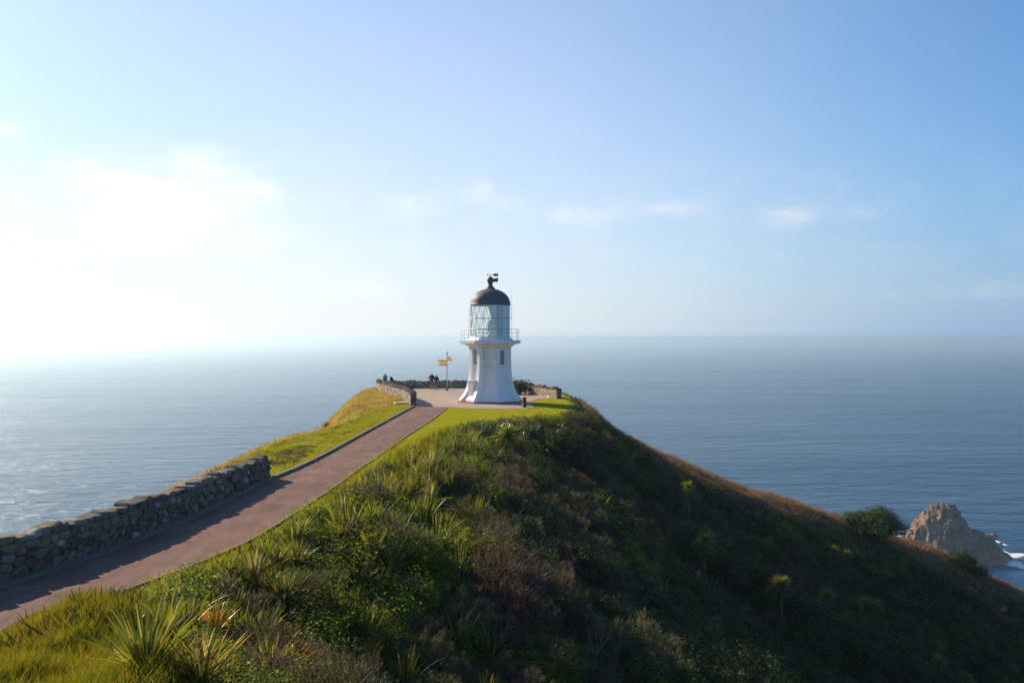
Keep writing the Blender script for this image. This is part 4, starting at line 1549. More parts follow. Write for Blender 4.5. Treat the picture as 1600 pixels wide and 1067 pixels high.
def dome_points(rs, n, flat=0.8, lump=0.28):
    """points on a lumpy dome of about unit radius, with outward directions"""
    d = nrmz(rs.normal(0, 1, (n, 3))); d[:, 2] = np.abs(d[:, 2]) * 0.95 + 0.02; d = nrmz(d)
    ph = rs.uniform(0, 6.28, 6)
    az = np.arctan2(d[:, 1], d[:, 0])
    r = 1 + lump * (np.sin(3 * az + ph[0] + 2 * d[:, 2]) * 0.5 + np.sin(5 * az + ph[1]) * 0.35 + np.sin(4 * d[:, 2] * 2 + ph[2] + az) * 0.4) + rs.normal(0, 0.09, n)
    return d * r[:, None] * np.array([1, 1, flat]), d


def shrub_geo(seed, nclump=60, per=26, size=0.062, clump=0.17, flat=0.85, up=0.5, aspect=0.5):
    rs = np.random.default_rng(seed)
    c, d = dome_points(rs, nclump, flat)
    c *= rs.uniform(0.72, 1.06, (nclump, 1))
    ct = rs.uniform(0.0, 0.55, nclump)
    k = np.repeat(np.arange(nclump), per)
    off = rs.normal(0, clump, (len(k), 3))
    pos = c[k] + off
    pos[:, 2] = np.maximum(pos[:, 2], 0.02)
    nr = nrmz(d[k] * 0.6 + off * 2.5 + rs.normal(0, 0.45, (len(k), 3)) + np.array([0, 0, up]))
    t = np.clip(ct[k] + rs.uniform(0, 0.45, len(k)), 0, 1)
    return leaves(pos, nr, rs.uniform(0.6, 1.3, len(k)) * size, rs, t, aspect)


def heath_geo(seed, ntuft=210, per=15, ln=0.095, wd=0.028, flat=0.72, lump=0.3):
    """fine upright twiggy heath such as manuka and tauhinu"""
    rs = np.random.default_rng(seed)
    c, d = dome_points(rs, ntuft, flat, lump)
    c *= rs.uniform(0.75, 1.03, (ntuft, 1))
    k = np.repeat(np.arange(ntuft), per)
    n = len(k)
    pos = c[k] + rs.normal(0, 0.055, (n, 3))
    dr = nrmz(d[k] + np.array([0, 0, 0.5]) + rs.normal(0, 0.45, (n, 3)))
    ct = rs.uniform(0, 0.6, ntuft)
    return blades(pos - dr * 0.05, dr, rs.uniform(0.6, 1.4, n) * ln, rs.uniform(0.7, 1.3, n) * wd, rs.uniform(0, 0.15, n), 1, rs, np.clip(ct[k] + rs.uniform(0, 0.4, n), 0, 1), None, 0.7)


def stems_mesh(name, seed, n=9, h=0.75, mat=None):
    rs = random.Random(seed)
    mb = MB()
    for i in range(n):
        a = rs.uniform(0, 6.28); s = rs.uniform(0.3, 0.75)
        mb.tube([(0.05 * math.cos(a), 0.05 * math.sin(a), -0.25), (s * 0.45 * math.cos(a), s * 0.45 * math.sin(a), h * 0.45), (s * math.cos(a + 0.3), s * math.sin(a + 0.3), h * rs.uniform(0.8, 1.0))], [0.035, 0.024, 0.010], 4)
    return mb.mesh(name, mat or M['bark'])


def head_geo(seed, nl=70, L=0.8, wd=0.06, sph=1.0):
    """round head of a cabbage tree"""
    rs = np.random.default_rng(seed)
    d = nrmz(rs.normal(0, 1, (nl, 3)) + np.array([0, 0, 0.25 * sph]))
    t = np.clip(rs.normal(0.55, 0.25, nl), 0, 1) * np.where(d[:, 2] < -0.3, 0.5, 1)
    return blades(d * 0.05, d, rs.uniform(0.75, 1.1, nl) * L, rs.uniform(0.8, 1.2, nl) * wd, 0.12 + 0.25 * np.clip(0.4 - d[:, 2], 0, 1), 4, rs, t)


FLAX = [np_mesh('flax_leaves', *flax_geo(100 + i), M['flax']) for i in range(7)]
FLAXS = [np_mesh('silver_flax_leaves', *flax_geo(140 + i, 96, 5, 0.055, 1.35), M['flax_silver']) for i in range(5)]
GREEN = [np_mesh('green_foliage', *shrub_geo(200 + i), M['green']) for i in range(5)]
DARK = [np_mesh('dark_foliage', *shrub_geo(230 + i, 75, 26, 0.06, 0.15, 0.7), M['darkgreen']) for i in range(5)]
GREY = [np_mesh('grey_foliage', *heath_geo(260 + i), M['grey']) for i in range(5)]
MAUVE = [np_mesh('mauve_foliage', *heath_geo(290 + i, 190, 15, 0.115, 0.026, 0.85, 0.35), M['mauve']) for i in range(4)]
STEMS = [stems_mesh('stems', 300 + i) for i in range(4)]
# lighter geometry for the distant mass of scrub
LOD = {
    'flax_bush': [flax_geo(400 + i, 44, 3, 0.075) for i in range(4)],
    'silver_flax': [flax_geo(410 + i, 44, 3, 0.075, 1.3) for i in range(4)],
    'green_shrub': [shrub_geo(420 + i, 34, 11, 0.105, 0.17) for i in range(4)],
    'dark_shrub': [shrub_geo(430 + i, 40, 11, 0.10, 0.16, 0.65) for i in range(5)],
    'heath_bush': [heath_geo(440 + i, 90, 7, 0.15, 0.055) for i in range(4)],
    'mauve_heath': [heath_geo(450 + i, 90, 7, 0.17, 0.05, 0.8) for i in range(4)],
}
MESHES = {'flax_bush': FLAX, 'silver_flax': FLAXS, 'green_shrub': GREEN, 'dark_shrub': DARK, 'heath_bush': GREY, 'mauve_heath': MAUVE}
LODMAT = {'flax_bush': M['flax'], 'silver_flax': M['flax_silver'], 'green_shrub': M['green'], 'dark_shrub': M['darkgreen'], 'heath_bush': M['grey'], 'mauve_heath': M['mauve']}
PARTNAME = {'flax_bush': 'leaves', 'silver_flax': 'leaves', 'green_shrub': 'foliage', 'dark_shrub': 'foliage', 'heath_bush': 'foliage', 'mauve_heath': 'foliage'}


def at(px, py, ymin=9.0):
    """where the view ray through a pixel meets the ground"""
    y = np.arange(ymin, 140, 0.1)
    x = (px - 800) / FPX * y
    z = CZ - (py - HZ) / FPX * y
    g = terrain(x, y)
    hit = np.nonzero(g >= z)[0]
    i = hit[0] if len(hit) else len(y) - 1
    return Vector((x[i], y[i], float(g[i])))


# ---- hand-placed plants that one can pick out
_taken = []


def big_flax(px, py, sc, label, mat=None, nl=46, seed=0, spread=1.0, rise=0.0):
    """a flax close to the camera: every sword leaf is a part"""
    p = at(px, py)
    _taken.append((p.x, p.y, 0.55 * sc))
    root = tag(empty('flax_bush', p, 0), label, 'flax')
    sc *= 0.56
    root.scale = (sc, sc, sc)
    nl = int(nl * 2.2)
    rs = np.random.default_rng(seed)
    mt = mat or M['flax']
    pool = []
    for i in range(12):
        one = np.random.default_rng(900 + i + seed * 20)
        fold = np.array([one.uniform(0.5, 0.75) if i % 4 == 0 else 2.0])
        g = blades(np.zeros((1, 3)), np.array([[math.sin(0.30), 0, math.cos(0.30)]]), np.array([1.0]), np.array([0.031]), np.array([0.06 + 0.03 * (i % 5)]), 6, one, np.array([np.clip(one.normal(0.5, 0.25), 0, 1) if i % 6 else 0.95]), fold)
        pool.append(np_mesh('leaf', *g, mt))
    for i in range(nl):
        o = link('leaf', pool[int(rs.integers(12))], None, root)
        a = rs.uniform(0, 6.28)
        o.rotation_euler = (rs.normal(0, 0.10), rs.normal(0.12, 0.30 * spread), a)
        r = rs.uniform(0, 0.2)
        o.location = (r * math.cos(a), r * math.sin(a), -0.08)
        k = rs.uniform(0.85, 1.55)
        o.scale = (k * rs.uniform(0.8, 1.2), k, k)
    return root


big_flax(228, 1046, 1.0, 'large green flax at the right foot of the near grass bank', nl=62, seed=1)
big_flax(336, 985, 0.8, 'small orange-leaved flax below the near end of the path', M['flax_orange'], 40, 2, 1.3)
big_flax(258, 985, 0.95, 'tall upright yellow-green flax left of the orange flax', None, 34, 3, 0.7)
big_flax(312, 1062, 0.85, 'green flax at the bottom edge below the orange flax', None, 44, 4)
big_flax(458, 1040, 0.95, 'flax with rusty orange leaves near the bottom edge', M['flax_orange'], 26, 5, 0.7)
big_flax(420, 1050, 1.0, 'olive flax with arching tips left of the rusty flax', None, 46, 6, 1.2)
big_flax(398, 900, 1.0, 'tall flax close to the landward kerb below the long wall', None, 46, 7)
big_flax(352, 925, 0.8, 'silvery flax with bent tips above the orange flax', M['flax_silver'], 40, 8, 1.3)
big_flax(462, 880, 1.05, 'flax bush at the kerb nearest the wall end, second row', None, 46, 9)
big_flax(575, 1020, 0.7, 'small flax with orange blades on the dim slope at bottom', M['flax_orange'], 20, 10, 0.9)


def bark_trunk(mb, pts, rad):
    mb.tube(pts, rad, 7)


def shade_height(x, y):
    """height of the ground's shadow above sea datum at a spot"""
    t = np.arange(0.5, 60, 0.5)
    hx_ = x + S.x / math.hypot(S.x, S.y) * t; hy_ = y + S.y / math.hypot(S.x, S.y) * t
    return float(np.max(terrain(hx_, hy_) - t * math.tan(R(SUN_EL))))


def crown_at(px, py, lit=True):
    """foot and trunk height of a tree whose head shows at a pixel and, if lit, stands clear of the hill's shadow"""
    g = at(px, py)
    best = None
    y = g.y
    while y > g.y - 26 and y > 15:
        x = (px - 800) / FPX * y
        z = CZ - (py - HZ) / FPX * y
        gz = float(terrain(np.array([x]), np.array([y]))[0])
        h = z - gz
        if h > 3.0: break
        if h > 1.1:
            best = (x, y, gz, h)
            if not lit or z > shade_height(x, y) + 0.65: break
        y -= 0.25
    return best or (g.x, g.y, g.z, 1.3)


def cabbage_tree(px, py, lit, label, heads=1, seed=0, lean=0.06, L=0.75, nl=70):
    x, y, gz, h = crown_at(px, py, lit)
    _taken.append((x, y, 0.5))
    root = tag(empty('cabbage_tree', (x, y, gz), 0), label, 'cabbage tree')
    rs = random.Random(seed)
    tk = MB()
    if heads > 1: h = max(0.8, h - 0.5)
    top = Vector((lean * h * rs.choice((-1, 1)), 0.02 * h, h))
    tk.tube([(0, 0, -0.4), (0.3 * top.x, 0, 0.4 * h), (0.7 * top.x, 0.01 * h, 0.75 * h), tuple(top)], [0.10, 0.075, 0.06, 0.055], 7)
    tops = [top]
    if heads > 1:
        tops = []
        for i in range(heads):
            a = i * 6.28 / heads + rs.uniform(-.4, .4)
            q = top + Vector((0.45 * math.cos(a), 0.45 * math.sin(a), rs.uniform(0.3, 0.6)))
            tk.tube([tuple(top - Vector((0, 0, 0.15))), tuple(top.lerp(q, 0.5) + Vector((0, 0, 0.05))), tuple(q)], [0.055, 0.05, 0.04], 6)
            tops.append(q)
    tk.build('trunk', M['bark'], root)
    for i, q in enumerate(tops):
        g = head_geo(500 + seed * 7 + i, nl * 2, L * 0.92, 0.05)
        link('crown', np_mesh('crown', *g, M['cabbage']), None, root, tuple(q))
    return root


CT = [(1099, 846, 1, 'yellow-green cabbage tree alone on the shaded slope, mid right', 1, 0.74, 130),
      (1222, 915, 1, 'bright round cabbage tree head left of the second lit one', 1, 0.78, 150),
      (1295, 930, 1, 'sunlit cabbage tree with thin trunk right of the round bright one', 1, 0.74, 120),
      (1485, 901, 1, 'small bright cabbage tree near the right edge below the sea stack', 1, 0.50, 90),
      (1077, 762, 1, 'small pale cabbage tree high on the dark slope under the crest', 1, 0.6, 80),
      (1336, 943, 0, 'dim cabbage tree right of the sunlit thin-trunked one', 1, 0.75, 80),
      (1362, 945, 0, 'dim taller cabbage tree with forked head on lower right slope', 2, 0.7, 80),
      (1465, 1032, 1, 'cabbage tree low on the slope near the bottom right', 1, 0.7, 80),
      (1512, 1060, 1, 'cabbage tree cut by the bottom edge at the right', 1, 0.7, 80),
      (1303, 860, 0, 'slender trunked cabbage tree, left of a pair below the crest', 1, 0.6, 80),
      (1324, 866, 0, 'slender trunked cabbage tree, right of a pair below the crest', 1, 0.6, 80),
      (791, 680, 1, 'large shaggy cabbage tree just below the lawn by the lighthouse', 1, 1.0, 150)]
for i, (px, py, lit, lb, hd, L, nl) in enumerate(CT):
    cabbage_tree(px, py, lit, lb, hd, i, 0.05, L, nl)


def bright_shrub(px, py, sc, label, i):
    x, y, gz, h = (lambda p: (p.x, p.y, p.z, 0))(at(px, py))
    _taken.append((x, y, 0.6 * sc))
    root = tag(empty('green_shrub', (x, y, gz - 0.05), i * 1.7), label, 'shrub')
    root.scale = (sc, sc, sc)
    link('foliage', GREEN[i % 5], None, root)
    link('stems', STEMS[i % 4], None, root)


for i, (px, py, sc, lb) in enumerate([
        (548, 885, 0.85, 'large bright green shrub in the middle of the left slope'), (505, 900, 0.7, 'bright green shrub left of the large bright one'),
        (520, 960, 0.75, 'bright green shrub below the large bright one on the left slope'), (480, 985, 0.75, 'rounded yellow-green shrub above the rusty flax'),
        (578, 985, 0.7, 'bright green shrub lower right of the left slope'), (612, 960, 0.7, 'green shrub at the edge of the shade on the left slope'),
        (866, 832, 0.62, 'small vivid green shrub alone on the dark middle slope'), (852, 850, 0.5, 'tiny vivid green shrub just left of the vivid one'),
        (745, 705, 0.75, 'leafy green shrub left of the shaggy cabbage tree'), (738, 728, 0.7, 'leafy green shrub lower left of the shaggy cabbage tree'),
        (300, 915, 0.5, 'low fresh green shrub against the landward kerb'), (250, 945, 0.45, 'low fresh green shrub at the near end of the kerb'),
        (855, 690, 0.55, 'yellowish shrub above the domed near-black bush'), (862, 1062, 0.7, 'yellow-green shrub at the bottom edge, right of middle'),
        (828, 1055, 0.6, 'yellow-green shrub at the bottom edge, left of its twin'), (470, 1020, 0.6, 'yellow-green shrub beside the rusty flax')]):
    bright_shrub(px, py, sc, lb, i)


def broad_tree(px, py, w, h, label, seed, nclump=150, mat=None):
    p = at(px, py)
    _taken.append((p.x, p.y, w * 0.35))
    root = tag(empty('broadleaf_tree', p, 0), label, 'tree')
    rs = np.random.default_rng(seed)
    tk = MB()
    for i in range(5):
        a = i * 1.26 + rs.uniform(-.4, .4)
        r = w * 0.30
        tk.tube([(0, 0, -0.4), (0.3 * r * math.cos(a), 0.3 * r * math.sin(a), h * 0.25), (r * math.cos(a), r * math.sin(a), h * 0.62)], [0.16, 0.11, 0.04], 6)
    tk.build('trunk', M['bark'], root)
    c, d = dome_points(rs, nclump, 1.0, 0.22)
    c *= rs.uniform(0.55, 1.02, (nclump, 1))
    c = c * np.array([w / 2, w / 2, h * 0.72]) + np.array([0, 0, h * 0.22])
    per = 26
    k = np.repeat(np.arange(nclump), per)
    of = rs.normal(0, 1, (len(k), 3)) * np.array([0.30, 0.30, 0.17])
    nr = nrmz(d[k] * 0.5 + of + np.array([0, 0, 0.7]) + rs.normal(0, 0.3, (len(k), 3)))
    t = np.clip(rs.uniform(0, 0.5, nclump)[k] + rs.uniform(0, 0.5, len(k)), 0, 1)
    link('crown', np_mesh('crown', *leaves(c[k] + of, nr, rs.uniform(0.07, 0.15, len(k)), rs, t), mat or M['darkgreen']), None, root)
    return root


broad_tree(1362, 838, 6.2, 2.7, 'dark rounded wind-shaped tree on the spur crest above the sea', 31, 640)
broad_tree(1500, 885, 3.4, 1.8, 'low dark tree on the crest in front of the sea stack', 32, 90)
broad_tree(1527, 900, 2.0, 1.4, 'small dark tree at the right end of the crest', 33, 50)
broad_tree(811, 616, 1.9, 1.35, 'rounded olive bush at the right foot of the lighthouse', 34, 60, M['grey'])
broad_tree(878, 716, 3.2, 1.9, 'domed near-black bush below the right end of the lawn', 35, 110)


def dead_shrub(px, py, h, label, seed):
    p = at(px, py)
    root = tag(empty('dead_shrub', p, 0), label, 'shrub')
    rs = random.Random(seed)
    mb = MB()
    def br(p0, d, ln, r, lv):
        d = d.normalized()
        p1 = p0 + d * ln * 0.5 + Vector((rs.uniform(-.05, .05), rs.uniform(-.05, .05), 0)) * ln
        p2 = p1 + (d + Vector((rs.uniform(-.35, .35), rs.uniform(-.35, .35), rs.uniform(-.1, .2)))).normalized() * ln * 0.5
        mb.tube([p0, p1, p2], [r, r * 0.8, r * 0.55], 4)
        if lv > 0:
            for k in range(rs.randint(2, 3)):
                br(p1.lerp(p2, rs.uniform(0.1, 1)), d + Vector((rs.uniform(-.9, .9), rs.uniform(-.9, .9), rs.uniform(0, .5))), ln * rs.uniform(0.45, 0.7), r * 0.55, lv - 1)
    for i in range(rs.randint(3, 5)):
        br(Vector((rs.uniform(-.1, .1), rs.uniform(-.1, .1), -0.2)), Vector((rs.uniform(-.45, .45), rs.uniform(-.45, .45), 1)), h * rs.uniform(0.5, 0.75), 0.020, 2)
    mb.build('branches', M['twig'], root)


DS = [(965, 1075, 1.7, 'bare pale branches standing at the bottom edge, centre right'), (925, 1060, 1.8, 'tall leafless stalks left of the bare pale branches'),
      (1046, 905, 2.0, 'pale dead stalks on the slope left of the lone cabbage tree'), (765, 800, 1.2, 'dead twigs among grey heath below the lawn'),
      (1160, 925, 1.7, 'single forked dead stick right of the lone cabbage tree'), (905, 735, 1.2, 'seed stalks beside the domed near-black bush'),
      (845, 905, 1.5, 'thin dead stems in the middle of the dim slope'), (730, 1010, 1.4, 'grey leafless shrub among mauve heath near the bottom')]
for i, (px, py, h, lb) in enumerate(DS):
    dead_shrub(px, py, h, lb, 60 + i)

# ---- scattered scrub
rs = np.random.default_rng(77)
cand = []
for (y0, y1, st) in ((13, 34, 0.82), (34, 58, 0.98), (58, 112, 1.18)):
    gx = np.arange(-9, 72, st); gy = np.arange(y0, y1, st)
    X, Y = np.meshgrid(gx, gy)
    X = X + rs.uniform(-0.45, 0.45, X.shape) * st; Y = Y + rs.uniform(-0.45, 0.45, Y.shape) * st
    cand.append(np.c_[X.ravel(), Y.ravel()])
P = np.concatenate(cand)
P = P[(np.abs(P[:, 0]) < 0.545 * P[:, 1] + 1.0)]
z, d, ds, dm, rt, ins = terrain(P[:, 0], P[:, 1], True)
ok = (rt > 0.9) & ~ins & (d > 0.55) & ~((dm < np.where(P[:, 0] > ridge_x(P[:, 1]), 1.0, 2.6)) & (P[:, 1] < 21)) & (z > -60)
ok &= ~((ds < 5.6) & (P[:, 0] > 8) & (rs.random(len(P)) < 0.96)) & ~((P[:, 0] > 0) & (P[:, 1] > 84) & (P[:, 0] < 7)) & ~((P[:, 0] > 3) & (P[:, 0] < 12) & (P[:, 1] > 77) & (rs.random(len(P)) < 0.7)) & ~((P[:, 0] > 5.5) & (P[:, 0] < 24) & (ds < 8.2) & (rs.random(len(P)) < 0.93))
ok &= ~((P[:, 1] < 15) & (P[:, 0] > -1.5)) & ~((P[:, 1] < 21.5) & (P[:, 0] < -6.6)) & ~((P[:, 1] > 43) & (P[:, 1] < 66) & (d < 1.5) & (P[:, 0] < -1))
P, z, d, ds = P[ok], z[ok], d[ok], ds[ok]
# drop what the ground hides
vis = np.ones(len(P), bool)
top = z + 1.5
for t in np.linspace(0.25, 0.97, 26):
    gx, gy = P[:, 0] * t, P[:, 1] * t
    vis &= terrain(gx, gy) < CZ + (top - CZ) * t + 0.02
yy = CZ - (z + 1.2 - CZ)
inframe = (HZ + (CZ - (z + 1.3)) / P[:, 1] * FPX) < 1090
vis &= inframe
P, z, d, ds = P[vis], z[vis], d[vis], ds[vis]
for tx, ty, tr in _taken:
    k = np.hypot(P[:, 0] - tx, P[:, 1] - ty) > tr
    P, z, d, ds = P[k], z[k], d[k], ds[k]
pn = fbm(P[:, 0] * 0.16 + 40, P[:, 1] * 0.16, 3)
pn2 = fbm(P[:, 0] * 0.3 + 80, P[:, 1] * 0.3 + 7, 2)
PPX = 800 + P[:, 0] / P[:, 1] * FPX
PPY = HZ + (CZ - z) / P[:, 1] * FPX

ITEMS = {k: [] for k in MESHES}
for i in range(len(P)):
    x, y = P[i]; u = (0.5 + 1.15 * pn2[i] + rs.normal(0, 0.15)) % 1.0; px, py = PPX[i], PPY[i]
    lower = sstep(px, 650, 900) * sstep(py, 640, 760)
    if y < 58 and d[i] < 4.2:
        w = dict(flax_bush=0.60, green_shrub=0.28, heath_bush=0.12)
    elif y >= 56 and d[i] < 4.5 and x < 4:
        w = dict(silver_flax=0.62, green_shrub=0.16, heath_bush=0.16, dark_shrub=0.06)
    elif x > 8 and ds[i] < 6:
        w = dict(flax_bush=0.35, heath_bush=0.4, green_shrub=0.1, dark_shrub=0.15)
    elif px < 760:
        w = dict(flax_bush=0.36, green_shrub=0.36, heath_bush=0.18, mauve_heath=0.05, dark_shrub=0.05) if pn[i] < 0.12 else dict(heath_bush=0.55, mauve_heath=0.14, green_shrub=0.22, dark_shrub=0.09)
    elif px < 1000:
        w = dict(dark_shrub=0.36, heath_bush=0.24, mauve_heath=0.12, green_shrub=0.16, flax_bush=0.12) if pn[i] < 0.1 else dict(heath_bush=0.48, mauve_heath=0.22, dark_shrub=0.3)
    else:
        w = dict(mauve_heath=0.10, heath_bush=0.20, dark_shrub=0.54, green_shrub=0.07, flax_bush=0.09)
    ks = list(w); cs = np.cumsum([w[k] for k in ks]); kind = ks[min(int(np.searchsorted(cs, u * cs[-1])), len(ks) - 1)]
    if kind in ('flax_bush', 'silver_flax'):
        sc = rs.uniform(0.50, 0.88) * (0.85 if d[i] < 1.3 else 1.0)
        if y < 26: sc *= 0.8
    else:
        sc = rs.uniform(0.45, 1.15) * (0.72 if d[i] < 1.3 else 1.0) * (1.1 if kind != 'green_shrub' else 0.85)
        if y < 26: sc *= 0.72
    # shrubs of the sheltered slope grow lower by the lawn
    if kind == 'silver_flax': sc *= 1.02
    if x > 2.5 and ds[i] < 11: sc *= float(np.interp(ds[i], [5.0, 7.5, 11.0], [0.38, 0.5, 1.0]))
    ITEMS[kind].append((x, y, z[i], sc, sc / y, d[i], ds[i], px, py))

KINDLAB = {'flax_bush': ('green sword-leaved flax', 'flax'), 'silver_flax': ('silvery arching flax', 'flax'), 'green_shrub': ('bright green leafy shrub', 'shrub'),
           'dark_shrub': ('dark green low shrub', 'shrub'), 'heath_bush': ('grey-brown twiggy heath bush', 'shrub'), 'mauve_heath': ('dry mauve-brown heath bush', 'shrub')}


def zone_of(x, y, d_, ds_, px, py):
    if y < 34 and d_ < 2.5: return 'along the kerb of the near path'
    if y < 58 and d_ < 2.5: return 'along the kerb of the middle path'
    if x > 8 and ds_ < 6.5: return 'on the brown spur crest'
    if y >= 56 and d_ < 6 and x < 6: return 'on the bank just below the lawn'
    if px < 620 and py > 900: return 'on the lower left slope'
    if px < 620: return 'on the upper left slope'
    if px < 950 and py > 900: return 'at the bottom middle of the slope'
    if px < 950: return 'on the middle slope below the lighthouse'
    if px < 1250: return 'on the shaded slope right of middle'
    return 'on the far shaded slope at the right'


LANDMARKS = [(1099, 846, 'the lone lit cabbage tree'), (1222, 915, 'the round bright cabbage tree'), (1295, 930, 'the thin-trunked lit cabbage tree'),
             (1485, 901, 'the small cabbage tree below the stack'), (1077, 762, 'the pale high cabbage tree'), (1350, 945, 'the two dim cabbage trees'),
             (1465, 1032, 'the lowest right cabbage tree'), (1313, 862, 'the slender cabbage tree pair'), (791, 680, 'the shaggy cabbage tree'),
             (1360, 808, 'the dark crest tree'), (1500, 870, 'the low crest tree'), (878, 700, 'the domed black bush'), (965, 1010, 'the bare pale branches'),
             (1046, 870, 'the pale dead stalks'), (1160, 890, 'the forked dead stick'), (765, 775, 'the dead twigs'), (845, 880, 'the thin dead stems'),
             (730, 980, 'the leafless grey shrub'), (228, 1000, 'the large near flax'), (335, 955, 'the orange flax'), (455, 1010, 'the rusty flax'),
             (420, 750, 'the end of the long wall'), (640, 690, 'the lawn corner'), (548, 870, 'the large bright shrub'), (866, 820, 'the vivid lone shrub'),
             (520, 770, 'the middle of the path'), (600, 710, 'the upper path'), (860, 1050, 'the two yellow-green bottom shrubs'), (600, 1020, 'the small orange-bladed flax')]
RANK = ['nearest', 'second nearest', 'third nearest', 'fourth nearest', 'fifth nearest', 'sixth nearest', 'seventh nearest', 'eighth nearest', 'ninth nearest', 'tenth nearest', 'eleventh nearest', 'twelfth nearest', 'thirteenth nearest', 'fourteenth nearest']


def landmark_labels(items, kindtext):
    """one label for each plant, from the landmark nearest to it in the view"""
    rows = []
    for j, it in enumerate(items):
        px, py = it[7], it[8] - 25
        dd = [math.hypot(px - a, py - b) for a, b, _ in LANDMARKS]
        k = int(np.argmin(dd)); a, b, nm = LANDMARKS[k]
        dr = ('left of' if px < a else 'right of') if abs(px - a) > abs(py - b) else ('above' if py < b else 'below')
        rows.append((k, dr, dd[k], j))
    res = {}
    cnt = {}
    for k, dr, dist, j in sorted(rows, key=lambda r_: r_[2]):
        n_ = cnt.get((k, dr), 0); cnt[(k, dr)] = n_ + 1
        res[j] = kindtext + ', ' + RANK[n_] + ' ' + dr + ' ' + LANDMARKS[k][2] if n_ < len(RANK) else None
    return res


LIMIT = {'flax_bush': 240, 'silver_flax': 110, 'green_shrub': 220, 'dark_shrub': 220, 'heath_bush': 220, 'mauve_heath': 120}
for kind, items in ITEMS.items():
    items.sort(key=lambda q: -q[4])
    LBL = landmark_labels(items[:LIMIT[kind]], KINDLAB[kind][0])
    for j, (x, y, zz, sc, _, d_, ds_, px, py) in enumerate(items[:LIMIT[kind]]):
        o = bpy.data.objects.new(kind, MESHES[kind][j % len(MESHES[kind])])
        o.location = (x, y, zz - 0.05)
        o.rotation_euler = (rs.normal(0, 0.06), rs.normal(0, 0.06), rs.uniform(0, 6.28))
        o.scale = (sc * rs.uniform(0.85, 1.15), sc * rs.uniform(0.85, 1.15), sc * rs.uniform(0.85, 1.2))
        col.objects.link(o)
        zn = zone_of(x, y, d_, ds_, px, py)
        tag(o, LBL[j] or KINDLAB[kind][0] + ' ' + zn, KINDLAB[kind][1], KINDLAB[kind][0] + ' plants ' + zn)
        if PARTNAME[kind] == 'foliage' and y < 46:
            s_ = bpy.data.objects.new('stems', STEMS[j % 4]); s_.parent = o; col.objects.link(s_)
    rest = items[LIMIT[kind]:]
    if rest:
        parts = []
        for j, (x, y, zz, sc, *_r) in enumerate(rest):
            v, q, t = LOD[kind][j % len(LOD[kind])]
            a = rs.uniform(0, 6.28); ca, sa = math.cos(a), math.sin(a)
            w = np.c_[v[:, 0] * ca - v[:, 1] * sa, v[:, 0] * sa + v[:, 1] * ca, v[:, 2]] * sc * np.array([1, 1, rs.uniform(0.85, 1.2)])
            parts.append((w + np.array([x, y, zz - 0.05]), q, np.clip(t * rs.uniform(0.6, 1.25), 0, 1)))
        me = np_mesh('distant_' + kind, *join(parts), LODMAT[kind])
        tag(link('distant_scrub', me), 'distant mass of ' + KINDLAB[kind][0] + ' covering the hillside', 'scrub', kind='stuff')

# ---- grass as stuff
def grass_field(name, label, mat, n, region, pick, hgt, wd, lean=0.35, tint=(0.5, 0.28), wind=0.2, patch=0.8):
    r = np.random.default_rng(abs(hash(name)) % 1000 if False else sum(map(ord, name)))
    x = r.uniform(region[0], region[1], n); y = r.uniform(region[2], region[3], n)
    zz, dd, dds, ddm, rr, ii = terrain(x, y, True)
    k = pick(x, y, zz, dd, dds, ddm, rr, ii, r)
    x, y, zz = x[k], y[k], zz[k]
    m = len(x)
    pn_ = fbm(x * patch, y * patch, 3)
    h = hgt * r.uniform(0.5, 1.3, m) * (1 + 0.7 * pn_)
    a = r.uniform(0, 6.28, m)
    w = wd * r.uniform(0.6, 1.3, m)
    base = np.c_[x, y, zz - 0.015]
    side = np.c_[np.cos(a), np.sin(a), np.zeros(m)] * (w / 2)[:, None]
    ln_ = r.normal(0, lean, (m, 2)) + np.array([wind, -wind * 0.3])
    tip = base + np.c_[ln_ * h[:, None], h]
    V = np.stack([base - side, base + side, tip], 1).reshape(-1, 3)
    Q = np.arange(3 * m).reshape(m, 3)
    t = np.clip(r.normal(tint[0], tint[1], m) + (0.75 if name == 'seaward_grass' else 0.45) * fbm(x * 0.55 + 21, y * 0.55 + 4, 4, 0.6), 0, 1)
    return tag(link(name, np_mesh(name, V, Q, np.repeat(t, 3), mat)), label, 'grass', kind='stuff')


def onpath(x, y, m=0.12):
    return inside(x, y, [(p[0] - m, p[1]) for p in PATH_L] + [(p[0] + m, p[1]) for p in PATH_R[::-1]])


def seen(x, y, m=1.0):
    return np.abs(x) < 0.53 * y + m


grass_field('bank_grass', 'sunlit yellow-green rough grass on the near bank', M['bankgrass'], 260000, (-12, 1.5, 7, 22),
            lambda x, y, z, d, ds, dm, rr, ii, r: (dm < np.where(x > ridge_x(y), 0.8, 2.9) + r.normal(0, 0.35, len(x))) & ~onpath(x, y, 0.2) & seen(x, y, 0.5) & (x > -9.6 + (20 - y) * -0.25), 0.20, 0.013, 0.5, (0.45, 0.25), 0.25, 1.1)
grass_field('verge_grass', 'short grass on the verge left of the path', M['grass'], 120000, (-15, -7.4, 36.5, 80),
            lambda x, y, z, d, ds, dm, rr, ii, r: (d < 1.2) & ~onpath(x, y, 0.3) & ~inside(x, y, PLAZA), 0.075, 0.03, 0.45, (0.52, 0.25), 0.2, 0.5)
grass_field('seaward_grass', 'tall dry golden grass on the seaward bank', M['dry'], 150000, (-19, -9.5, 24, 106),
            lambda x, y, z, d, ds, dm, rr, ii, r: (((d > 0.02) & (d > 0.3 + r.normal(0, 0.5, len(x))) & (d < 6)) | ((y > 74) & (x < -9.8) & (r.random(len(x)) < 0.7))) & ~inside(x, y, PLAZA) & (z > -6), 0.26, 0.035, 0.55, (0.38, 0.22), 0.35)
